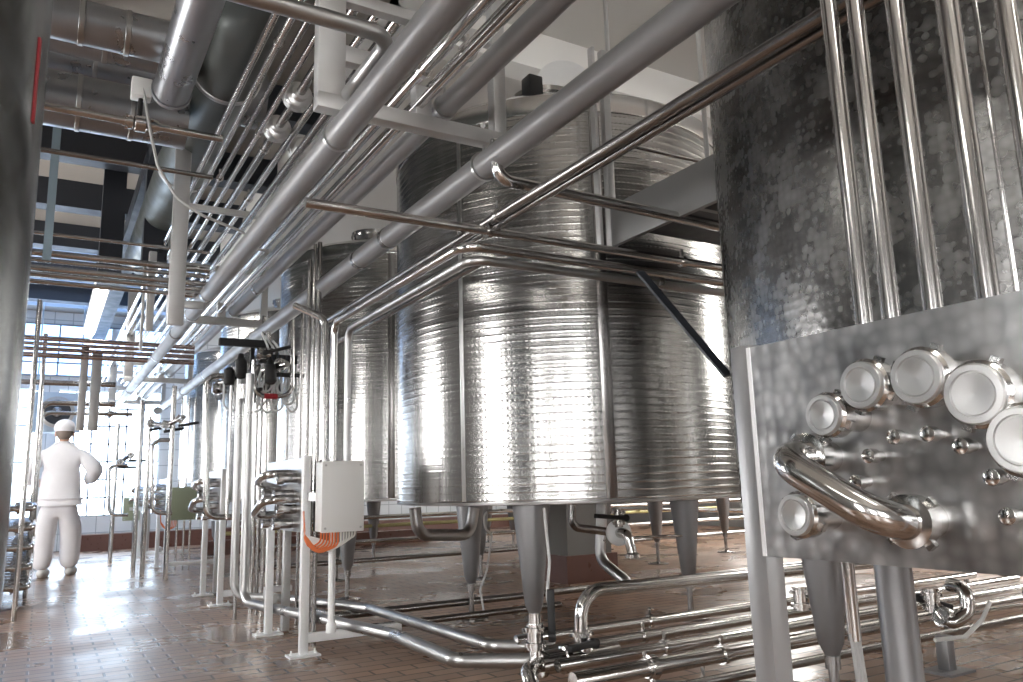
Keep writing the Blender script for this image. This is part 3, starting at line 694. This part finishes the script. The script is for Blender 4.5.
# ================================================================== butterfly valves
def valve(c, axis, r, label, hdir=(0, 0, 1), hl=.16, name='butterfly_valve', group=None):
    c = Vector(c); d = Vector(axis).normalized(); hd = Vector(hdir).normalized()
    t = thing(name, label, 'valve', c, group)
    b = MB().lathe(c-d*.055, d, [(r, 0), (r+.008, 0), (r+.008, .012), (r+.018, .014), (r+.018, .032), (r+.006, .034), (r+.006, .076), (r+.018, .078), (r+.018, .096), (r+.008, .098), (r+.008, .11), (r, .11)], 20)
    for k in range(4):
        u = Quaternion(d, k*PI/2+.6) @ d.orthogonal().normalized()
        b.beam(c+u*(r+.01)+d*.03, c+u*(r+.03)+d*.03, .012, .014)
    b.build('body', steel, t)
    side = d.cross(hd)
    side = side.normalized() if side.length > .1 else Vector((.86, -.5, 0)).normalized()
    MB().tube([c+side*r*.8, c+side*(r+.045)], .009, seg=10).build('stem', steel, t)
    k = c+side*(r+.045); h = MB().beam(k-hd*.025, k+hd*hl, .026, .034, up=side, bev=.006); h.lathe(k-side*.012, side, [(.022, 0), (.022, .028), (0, .028)], 16)
    h.build('handle', black, t)
    return t
cb = at(258, 372, Y=6.35)
cl_specs = [((0, .0, .0), (0, 1, 0), (0, -.4, .9)), ((-.12, .25, -.03), (0, 1, 0), (.9, 0, .1)), ((.14, -.1, .05), (0, 1, 0), (1, 0, 0)), ((-.04, .4, .1), (0, 1, 0), (0, 0, 1)),
            ((.05, .12, -.12), (0, 0, 1), (1, 0, 0)), ((-.2, .5, -.08), (1, 0, 0), (0, -1, 0)), ((.0, -.15, .12), (1, 0, 0), (1, 0, .3)), ((-.1, .0, -.16), (0, 0, 1), (0, -1, 0)), ((.12, .3, .13), (0, 1, 0), (1, .2, 0))]
cl_lab = ['middle valve of the hose-draped cluster', 'valve at the left of the hose-draped cluster with sideways handle', 'valve with long black handle at the right of the cluster', 'rear upper valve of the hose-draped cluster',
          'upright valve low in the hose-draped cluster', 'leftmost valve of the cluster joining the C-shaped pipe', 'top valve of the cluster directly under the hanger beam', 'upright valve hanging lowest in the cluster', 'rear right valve of the cluster behind the hoses']
for (o, ax, hd), l in zip(cl_specs, cl_lab): valve(cb+Vector(o), ax, .034, l, hd, .2)
vt = thing('valve_terminal', 'black pneumatic terminal block among the hoses under the second hanger beam', 'controller', cb+Vector((.1, -.1, .1)))
MB().box(cb.x-.02, cb.y-.12, cb.z+.06, cb.x+.28, cb.y-.04, cb.z+.13, bev=.006).build('housing', black, vt)
for i in range(7): MB().box(cb.x+.0+.037*i, cb.y-.13, cb.z+.08, cb.x+.022+.037*i, cb.y-.118, cb.z+.12, bev=.002).build('module', darkst, vt)
vt = thing('valve_terminal', 'black control head hanging at the left under the second hanger beam', 'controller', cb+Vector((-.2, .1, .2)))
MB().box(cb.x-.3, cb.y+.0, cb.z+.2, cb.x+.1, cb.y+.05, cb.z+.26, bev=.006).build('housing', black, vt)
MB().lathe((cb.x-.05, cb.y+.02, cb.z-.25), (0, 0, 1), [(.035, 0), (.045, .01), (.045, .15), (.03, .17), (.02, .24)], 20).build('actuator', black, vt)
MB().lathe((cb.x-.2, cb.y+.1, cb.z-.1), (0, 0, 1), [(.03, 0), (.04, .01), (.04, .12), (.02, .14)], 20).build('actuator', black, vt)
for i, (o, l) in enumerate((((.05, -.2, -.02), 'black actuator head in front of the valve cluster'), ((-.12, .05, .05), 'black actuator head left of middle in the valve cluster'), ((.16, .1, -.1), 'black actuator head right of middle in the valve cluster'))):
    c = cb+Vector(o); tag(MB().lathe(c, (0, .2, 1), [(.0, -.1), (.03, -.1), (.045, -.08), (.045, .04), (.03, .06), (.02, .1), (0, .1)], 20).build('valve_actuator', black), l, 'actuator')
tag(MB().tube([cb+Vector((-.25, .6, -.05)), cb+Vector((0, .0, 0)), cb+Vector((.15, -.3, .03))], .026, .05).build('manifold_pipe', steel_dk), 'dark header pipe carrying the valves under the second hanger beam', 'pipe')
for i in range(9):
    x = cb.x+.04+.03*i; y = cb.y-.05+.02*(i % 3); top = cb.z+.32-.02*i; lo = cb.z-.18-.05*((i*5) % 4)
    tag(MB().tube([(x-.02, y+.05, top), (x+.02+.03*(i % 2), y, top-.12), (x-.05, y-.02, lo+.1), (x-.02+.02*(i % 3), y-.02, lo), (x+.06, y, lo+.04), (x+.05, y+.04, cb.z+.02)], .009, .06, 8).build('air_hose', hosem), 'thin grey air hose looping among those beside the valve cluster', 'hose', 'grey air hoses looped beside the valve cluster')
for i in range(4):
    x = cb.x-.2+.07*i; y = cb.y+.3-.1*i
    tag(MB().tube([(x, y, cb.z-.05), (x, y-.02, cb.z-.25), (x+.07, y-.04, cb.z-.3-.02*i), (x+.14, y-.04, cb.z-.22)], .009, .06, 8).build('air_hose', hosem), 'short grey air hose drooping under the valve cluster', 'hose', 'short grey air hoses under the valve cluster')
cb2 = at(165, 425, Y=9.9)
for i, (o, l) in enumerate([((0, 0, 0), 'valve on top of the C-shaped pipe before the green enclosure'), ((-.12, .3, .04), 'valve just behind the C-shaped pipe top'), ((.14, -.1, .06), 'valve where the grey clad pipe ends over the far frames')]):
    valve(cb2+Vector(o), (0, 1, 0), .03, l, (1, 0, .2), .2)
pipe([cb2+Vector((-.12, .3, .04)), cb2, cb2+Vector((.14, -.1, .06)), cb2+Vector((.14, -.4, .06))], .028, steel_dk, 'dark header pipe carrying the far valves before the green enclosure')
cb3 = at(120, 462, Y=12.6)
for i, (o, l) in enumerate([((0, 0, 0), 'valve on the far C-shaped pipe by the tiled wall'), ((.15, .2, .1), 'highest valve of the far end by the tiled wall')]):
    valve(cb3+Vector(o), (0, 1, 0), .03, l, (1, 0, 0), .22)

pipe([cb3+Vector((.0, -.15, 0)), cb3+Vector((0, .1, 0)), cb3+Vector((.15, .2, .1)), cb3+Vector((.15, .7, .1))], .028, steel_dk, 'dark header pipe with two valves by the tiled wall')

# ================================================================== floor pipework
K = at(536, 664, Z=.17)            # the cluster under the front leg
kx, ky = K.x, K.y
def xline(px, py, Z, r, x0, x1, m_, label, cl=(), un=()):
    y = at(px, py, Z=Z).y
    return pipe([(x0, y, Z), (x1, y, Z)], r, m_, label, name='floor_pipe', clamps=[((x, y, Z), (1, 0, 0)) for x in cl], unions=[((x, y, Z), (1, 0, 0)) for x in un])
pipe([(1.66, 5.95, .12), (1.72, 5.35, .12), (2.15, 5.35, .12), (7.5, 5.35, .12)], .026, steel_dk, 'dark floor pipe passing behind the front leg of the central tank', name='floor_pipe', bend=.1)
xline(415, 622, .1, .022, 1.75, 3.25, steel_dk, 'shorter floor pipe at the foot of the central tank')
xline(735, 609, .2, .026, kx+.12, 6.0, steel, 'rearmost of the parallel floor pipes running right', cl=(2.9,))
xline(735, 622, .2, .026, kx+.05, 6.0, steel, 'second rearmost of the parallel floor pipes running right', cl=(2.6, 3.4))
xline(735, 636, .2, .028, kx-.02, 6.0, steel, 'middle of the parallel floor pipes running right', cl=(2.5,))
xline(735, 652, .2, .034, kx-.12, 6.0, steel, 'front thick one of the parallel floor pipes running right', cl=(2.6,), un=(2.2,))
xline(735, 676, .13, .02, 1.9, 5.5, steel_dk, 'low thin floor pipe in front of the parallel bundle')
e0 = at(582, 648, Z=.2); ez = at(590, 590, Y=e0.y).z 
pipe([(e0.x, e0.y, .15), (e0.x, e0.y, ez), (5.2, e0.y, ez-.04)], .031, steel, 'bright elbow pipe rising by the front valves and running right', bend=.12, name='floor_pipe')
valve((e0.x, e0.y, .23), (0, 0, 1), .03, 'upright butterfly valve with flat black handle beneath the bright elbow', (-1, -.25, 0), .17)
valve((kx+.0, ky, .285), (0, 0, 1), .03, 'upright butterfly valve with raised black handle under the front leg', (0, 0, 1), .2)
pipe([(kx, ky, .15), (kx, ky, .385)], .027, steel, 'short riser joining the front valve to the leg above', name='floor_pipe')
t = pipe([(kx-.12, ky-.25, .02), (kx-.12, ky-.12, .17), (kx+.0, ky, .17), (e0.x+.2, e0.y, .17)], .036, steel, 'thick short manifold pipe under the two front valves', name='floor_pipe', bend=.08)
MB().lathe((kx, ky-.01, .17), (1, .0, 0), [(.036, 0), (.06, .004), (.06, .03), (.05, .034), (.05, .13), (.06, .134), (.06, .16), (.036, .164)], 28).build('coupling', steel, t)
tag(MB().tube([(kx+.07, ky+.0, .84), (kx+.09, ky, .6), (kx+.07, ky, .45), (kx+.1, ky, .3)], .007, .06, 8).build('cable', greycab), 'thin grey cable down the front leg of the central tank', 'cable')
tag(MB().tube([at(500, 510, Y=4.6), at(483, 512, Y=4.6), at(485, 528, Y=4.6), at(492, 535, Y=4.7), at(487, 570, Y=4.9), at(480, 590, Y=5.0), at(484, 612, Y=5.0)], .007, .06, 8).build('cable', greycab), 'pale cable looping under the central tank and down its left leg', 'cable')
# outlet under the central tank with a bend and flange
p = at(619, 533, Y=3.9)
t = thing('tank_outlet', 'bright flanged outlet elbow pointing down under the central tank', 'outlet', p)
MB().lathe(p+Vector((.01, .02, 0)), (-.4, -.9, .1), [(.03, 0), (.078, .002), (.078, .02), (.066, .03), (.035, .035)], 28).build('flange', bright, t)
MB().tube([p, p+Vector((0, -.08, 0)), p+Vector((.02, -.1, -.14))], .03, .06, 20).build('elbow', steel, t)
MB().lathe(p+Vector((.017, -.1, -.14)), (0, 0, 1), [(.03, 0), (.045, .0), (.045, .02), (.03, .03)], 20).build('collar', steel, t)
valve(p+Vector((.0, .0, .09)), (0, 0, 1), .02, 'small valve with black lever above the outlet elbow under the central tank', (-1, 0, 0.1), .22)
pipe([at(572, 503, Y=4.2), at(572, 527, Y=4.2), at(610, 532, Y=4.2)], .026, steel_dk, 'dark elbow pipe leaving the belly of the central tank', bend=.06)
pipe([at(602, 500, Y=4.9), at(600, 560, Y=4.9), at(627, 582, Y=4.6), at(627, 592, Y=4.6)], .04, steel_sat, 'stout drop pipe with offset bend behind the outlet elbow', bend=.12)
pipe([at(415, 508, Y=4.9), at(418, 535, Y=4.9), at(470, 535, Y=5.1), at(474, 508, Y=5.1)], .04, steel_sat, 'sagging U-bend under the left side of the central tank', bend=.1)
pipe([at(628, 538, Y=4.3), at(690, 535, Y=4.3)], .011, steel, 'thin horizontal pipe right of the outlet elbow')
# far floor pipes under second row
for Y, Z, m_, l in ((9.0, .35, steel, 'far horizontal pipe seen under the central tank, lowest'), (9.6, .6, steel, 'far horizontal pipe seen under the central tank, highest'), (8.3, .2, steel_dk, 'dim floor pipe beyond the central tank feet'), (10.5, .45, mat('yellowish_pipe', (.45, .42, .2), .4, .4), 'yellowish far pipe seen under the tanks')):
    pipe([(1.9, Y, Z), (10.5, Y, Z)], .025, m_, l, name='floor_pipe')
pipe([(8.6, 3, .5), (8.6, 11, .5)], .03, steel, 'pale far pipe beyond the back row of tanks', name='floor_pipe')
# right lower corner: column pipe, standpipe, cables, elbow and stand
p = at(893, 570, Y=1.45)
t = thing('column_pipe', 'thick dull grey column under the right of the port panel', 'column', (p.x, 1.45, 0))
MB().tube([(p.x, 1.45, .012), (p.x, 1.45, .82)], .05, seg=28).build('tube', leg_m, t)
MB().lathe((p.x, 1.45, 0), (0, 0, 1), [(.1, 0), (.1, .012), (.05, .012)], 28).build('foot_plate', leg_m, t)
p = at(851, 600, Y=1.5)
pipe([(p.x, 1.5, .5), (p.x, 1.5, 1.0)], .018, steel, 'slim bright standpipe between leg and column at lower right', name='vertical_pipe')
for i in range(3):
    tag(MB().tube([(p.x-.012+.012*i, 1.5, .52), (p.x-.012+.014*i, 1.49, .35), (p.x-.03+.035*i, 1.47, .12), (p.x-.03+.04*i, 1.46, .02)], .007, .1, 8).build('cable', greycab), 'grey cable hanging from the slim standpipe at lower right', 'cable', 'grey cables below the slim standpipe')
q0, q1, q2 = at(940, 612, Y=2.35), at(962, 620, Y=2.2), at(962, 590, Y=2.3)
pipe([q0, at(950, 625, Y=2.3), at(968, 612, Y=2.25), at(966, 588, Y=2.25), at(950, 585, Y=2.35)], .032, steel, 'curved pipe bend below the right end of the port panel', bend=.06, unions=[(at(944, 617, Y=2.33), (1, 0, -.3))])
valve(at(932, 600, Y=2.4), (0, 0, 1), .028, 'valve with black lever left of the curved bend at lower right', (1, -.2, -.3), .2)
valve(at(800, 598, Y=2.7), (0, 0, 1), .026, 'valve with upright black lever left of the near tank leg', (.1, 0, 1), .15)
tag(MB().tube([at(990, 602, Y=2.2), at(982, 620, Y=2.2), at(965, 637, Y=2.2), at(935, 640, Y=2.25)], .01, .05, 10).build('hose', whitep), 'white hose curving under the right end of the port panel', 'hose')
s = at(948, 672, Z=0)
t = thing('pipe_stand', 'dark steel stand carrying floor pipes at lower right', 'stand', (s.x, s.y, 0))
MB().box(s.x-.03, s.y-.03, .01, s.x+.03, s.y+.03, .17, bev=.003).build('post', leg_m, t)
MB().box(s.x-.1, s.y-.08, 0, s.x+.1, s.y+.08, .012).build('foot_plate', leg_m, t, False)
s = at(702, 679, Z=.0)
tag(MB().tube([(2.75, 2.95, .0), (2.75, 2.95, .14)], .01, seg=8).box(2.55, 2.92, .13, 2.95, 2.98, .145).build('pipe_support', steel), 'low pipe support under the parallel floor pipes', 'support')
pipe([(2.5, 3.0, .03), (3.0, 2.6, .03)], .016, steel_sat, 'short loose rod on the floor in front of the parallel pipes')

# ================================================================== crosswise pipe groups over the aisle
grp = [(238, 4.9, None)]
k = 0
lab1 = ['topmost thin crosswise pipe of the upper rack over the aisle', 'second crosswise pipe of the upper rack over the aisle', 'third crosswise pipe of the upper rack over the aisle', 'fourth crosswise pipe of the upper rack over the aisle', 'fifth crosswise pipe of the upper rack over the aisle', 'lowest crosswise pipe of the upper rack over the aisle']
for (py, r), l in zip([(240, .012), (259, .024), (266, .016), (274, .022), (280, .018), (287, .016)], lab1):
    p = at(100, py, Y=5.9)
    pipe([(-1.0, 5.9, p.z), (.95, 5.9, p.z)], r, steel, l)
lab2 = ['topmost crosswise pipe of the reddish lower rack', 'second crosswise pipe of the reddish lower rack', 'third crosswise pipe of the reddish lower rack', 'lowest crosswise pipe of the reddish lower rack']
rp = mat('reddish_steel', (.60, .50, .48), 1, .25)
for (py, r), l in zip([(342, .022), (347, .018), (352, .02), (358, .026)], lab2):
    p = at(100, py, Y=8.8)
    pipe([(-.9, 8.8, p.z), (1.3, 8.8, p.z)], r, rp, l)
p = at(60, 383, Y=9.6); pipe([(-.7, 9.6, p.z), (.62, 9.6, p.z)], .03, steel, 'single crosswise pipe above the person')
p = at(60, 403, Y=9.9); pipe([(-.06, 9.9, .2), (-.06, 9.9, p.z), (.65, 9.9, p.z)], .03, steel, 'pipe arching over the aisle and down at the left of the person', bend=.1)
p = at(60, 413, Y=10.1); pipe([(-.06, 10.1, .3), (-.06, 10.1, p.z), (.85, 10.1, p.z)], .022, steel, 'slimmer pipe arching just below the other over the aisle', bend=.1, unions=[((.62, 10.1, p.z), (1, 0, 0))])
# uprights hanging from rack
for (px, ya, yb, Y, wd, l) in ((154, 250, 330, 5.9, .05, 'grey upright bar at the right end of the upper rack'), (98, 352, 430, 8.79, .09, 'pale upright bar right of the person cap'), (86, 345, 430, 8.79, .07, 'faint upright bar behind the person cap'),(146, 262, 350, 5.89, .02, 'thin upright rod beside the upper rack bar')):
    a = at(px, ya, Y=Y); b = at(px, yb, Y=Y)
    tag(MB().box(a.x-wd/2, Y+.03, b.z, a.x+wd/2, Y+.03+wd, a.z, bev=.004).build('rack_post', galv), l, 'post')
# fluorescent lights; all but the aisle lamp are unseen, added for highlights
for (x, y, l, ln) in ((.43, 10.9, 'lit fluorescent lamp hanging over the aisle', 3.4), (-1.9, 3.6, 'added fill lamp over the left of the hall', 1.5), (-1.9, .2, 'added fill lamp over the left behind the vessel', 1.5), (1.0, -.35, 'added fill lamp over the foreground port panel', 1.5), (2.2, -2.2, 'added fill lamp nearest the back wall', 1.5), (6.0, 2.6, 'added fill lamp above the back row', 1.5), (8.7, 9.0, 'far added fill lamp above the back row', 1.5)):
    t = thing('aisle_or_added_lamp', l, 'lamp', (x, y, 3.28))
    MB().box(x-.08, y-ln/2, 3.24, x+.08, y+ln/2, 3.3, bev=.006).build('housing', whitep, t)
    for dx in (-.04, .04): MB().tube([(x+dx, y-ln/2+.03, 3.22), (x+dx, y+ln/2-.03, 3.22)], .014, seg=10).build('lamp_tube', ledm, t)
    for dy in (-.5, .5): MB().tube([(x, y+dy, 3.3), (x, y+dy, ZC)], .008, seg=8).build('suspension_rod', darkst, t)
# far fan unit
p = at(57, 412, Y=14.6)
t = thing('extractor_fan', 'square blue-grey extractor fan box high at the far end', 'fan', p)
fm = mat('blue_grey_sheet', (.45, .56, .68), .2, .4)
rr = .2
mb = MB(); n = 32
sq = []
mb.box(p.x-.34, p.y+.02, p.z-.32, p.x+.34, p.y+.4, p.z+.32)
for sx in (-.3, .3): mb.tube([(p.x+sx, p.y+.2, p.z+.3), (p.x+sx, p.y+.2, ZC)], .012, seg=8)
mb.build('housing', fm, t, False)
MB().lathe((p.x, p.y+.02, p.z), (0, -1, 0), [(rr+.05, 0), (rr+.05, .04), (rr, .05), (rr, .0)], 36).build('ring', steel_sat, t)
MB().lathe((p.x, p.y+.01, p.z), (0, -1, 0), [(rr, 0), (rr*.5, .005), (0, .01)], 36).build('grille', darkst, t)
MB().lathe((p.x, p.y, p.z), (0, -1, 0), [(.09, 0), (.08, .05), (0, .07)], 20).build('hub', steel_dk, t)
# left manifold beyond the vessel
t = thing('valve_manifold', 'stack of steel valve bends along the left of the aisle beside the person', 'manifold', (-.2, 8.6, 0))
MB().box(-.34, 8.2, 0, -.28, 10.6, 1.0).build('plate', swirl_panel, t, False)
for i in range(6):
    for j in range(5):
        y = 8.4+.38*i; z = .18+.17*j
        q = MB().tube([(-.28, y, z), (-.05, y, z), (-.05, y+.17, z+.03), (-.2, y+.17, z+.03)], .028, .06, 12).build('bend', steel, t)
        q2 = union_mb((-.16, y, z), (1, 0, 0), .028).build('union_nut', steel, q)
for x, Y, l in ((-.12, 7.6, 'slim upright pipe at the edge of the left vessel'), (-.07, 9.2, 'upright pipe left of the person')):
    pipe([(x, Y, 0), (x, Y, 2.6)], .02, steel, l, name='vertical_pipe')

# ================================================================== the person, walking away
def skin_obj(name, joints, edges, m_, parent, sub=2, label=None):
    """joints: (x, y, z, rx, ry); first joint is the root"""
    loc = world_loc(parent) if parent is not None else Vector((0, 0, 0))
    me = bpy.data.meshes.new(name); me.from_pydata([Vector(j[:3])-loc*0 for j in joints], edges, []); me.materials.append(m_)
    o = bpy.data.objects.new(name, me); COL.objects.link(o)
    if parent is not None: o.parent = parent
    md = o.modifiers.new('skin', 'SKIN'); md.use_smooth_shade = True; md.branch_smoothing = .6
    if not me.skin_vertices: me.attributes
    sv = me.skin_vertices[0].data if me.skin_vertices else None
    if sv is None:
        bpy.context.view_layer.objects.active = o; bpy.ops.mesh.customdata_skin_add(); sv = me.skin_vertices[0].data
    for i, j in enumerate(joints): sv[i].radius = (j[3], j[4]); sv[i].use_root = (i == 0)
    s = o.modifiers.new('sub', 'SUBSURF'); s.levels = sub; s.render_levels = sub
    if label: o['label'] = label
    return o
PXX, PYY = .2, 11.45
person = thing('person', 'person in white coat, trousers and cap walking away down the aisle', 'person', (PXX, PYY, 0))
# local coordinates, facing +y; x to the right. height about 1.8
hand = []
J = [(0, 0, .98, .13, .10), (0, 0, 1.2, .13, .10), (0, .01, 1.4, .11, .08), (0, .01, 1.53, .06, .06), (0, .02, 1.60, .058, .06), (0, .03, 1.68, .085, .098), (0, .02, 1.77, .07, .085),
     (-.18, 0, 1.42, .045, .045), (-.31, -.06, 1.2, .042, .042), (-.3, .17, 1.08, .028, .028), (-.29, .24, 1.08, .024, .036),
     (.18, 0, 1.42, .045, .045), (.33, -.05, 1.21, .042, .042), (.27, .17, 1.1, .028, .028), (.25, .24, 1.1, .024, .036),
     (-.09, .0, .9, .085, .085), (-.11, .0, .5, .055, .055), (-.12, -.05, .1, .04, .04), (-.12, .05, .04, .035, .03),
     (.1, .0, .9, .085, .085), (.12, .08, .5, .055, .055), (.12, .1, .1, .04, .04), (.15, .2, .04, .035, .03)]
Ed = [(0, 1), (1, 2), (2, 3), (3, 4), (4, 5), (5, 6), (2, 7), (7, 8), (8, 9), (9, 10), (2, 11), (11, 12), (12, 13), (13, 14), (0, 15), (15, 16), (16, 17), (17, 18), (0, 19), (19, 20), (20, 21), (21, 22)]
for hi, sx in ((10, 1), (14, -1)):
    bx, by, bz = J[hi][:3]
    for k, (dz, ln) in enumerate(((.028, .07), (.010, .08), (-.008, .075), (-.026, .06))):
        n0 = len(J); J += [(bx, by+.04, bz+dz, .009, .009), (bx+sx*.012, by+.04+ln*.55, bz+dz*1.1, .0085, .0085), (bx+sx*.035, by+.035+ln*.85, bz+dz*1.1, .0075, .0075)]
        Ed += [(hi, n0), (n0, n0+1), (n0+1, n0+2)]
    n0 = len(J); J += [(bx+sx*.02, by+.0, bz+.04, .011, .011), (bx+sx*.035, by+.045, bz+.055, .009, .009)]; Ed += [(hi, n0), (n0, n0+1)]
skin_obj('body', J, Ed, skinm, person)
skin_obj('jacket', [(0, 0, 1.02, .235, .17), (0, 0, .90, .25, .18), (0, 0, .85, .255, .185), (0, 0, 1.2, .235, .16), (0, .0, 1.38, .25, .15), (0, .01, 1.49, .185, .125), (0, .01, 1.6, .075, .08),
                    (-.22, 0, 1.43, .12, .11), (-.36, -.07, 1.2, .105, .10), (-.31, .12, 1.1, .085, .08), (.22, 0, 1.43, .12, .11), (.38, -.06, 1.21, .105, .10), (.28, .13, 1.12, .085, .08)],
         [(0, 1), (1, 2), (0, 3), (3, 4), (4, 5), (5, 6), (4, 7), (7, 8), (8, 9), (4, 10), (10, 11), (11, 12)], cloth, person, label='loose white coat')
skin_obj('trousers', [(0, 0, .93, .21, .15), (0, 0, .84, .2, .15), (-.11, 0, .72, .135, .14), (-.13, .0, .45, .12, .125), (-.135, -.05, .07, .10, .11), (.115, .01, .72, .135, .14), (.14, .07, .45, .12, .125), (.135, .1, .07, .10, .11)],
         [(0, 1), (1, 2), (2, 3), (3, 4), (1, 5), (5, 6), (6, 7)], cloth, person, label='loose white trousers')
def ell(name, c, s, m_, label=None, cut=None):
    mb = MB(); prof = []
    n = 14
    for i in range(n+1):
        a = -PI/2+PI*i/n
        z = math.sin(a)
        if cut is not None and z < cut: continue
        prof.append((math.cos(a), z))
    mb.lathe((0, 0, 0), (0, 0, 1), prof, 28)
    mb.v = [Vector((v.x*s[0]+c[0], v.y*s[1]+c[1], v.z*s[2]+c[2]))+Vector((PXX, PYY, 0)) for v in mb.v]
    return mb.build(name, m_, person, label=label)
ell('hair', (0, .01, 1.685), (.092, .105, .095), hairm, 'short greyish hair')
ell('cap', (0, .015, 1.745), (.115, .128, .105), cloth, 'round white cap', cut=-.45)
for sx in (-1, 1): ell('ear', (sx*.093, .03, 1.67), (.014, .025, .035), skinm)
ell('shoe', (-.12, .03, .045), (.068, .165, .06), shoem)
ell('shoe', (.15, .18, .045), (.068, .165, .06), shoem)
person.rotation_euler.z = math.radians(-8); person.scale = (1.04, 1.04, 1.04)
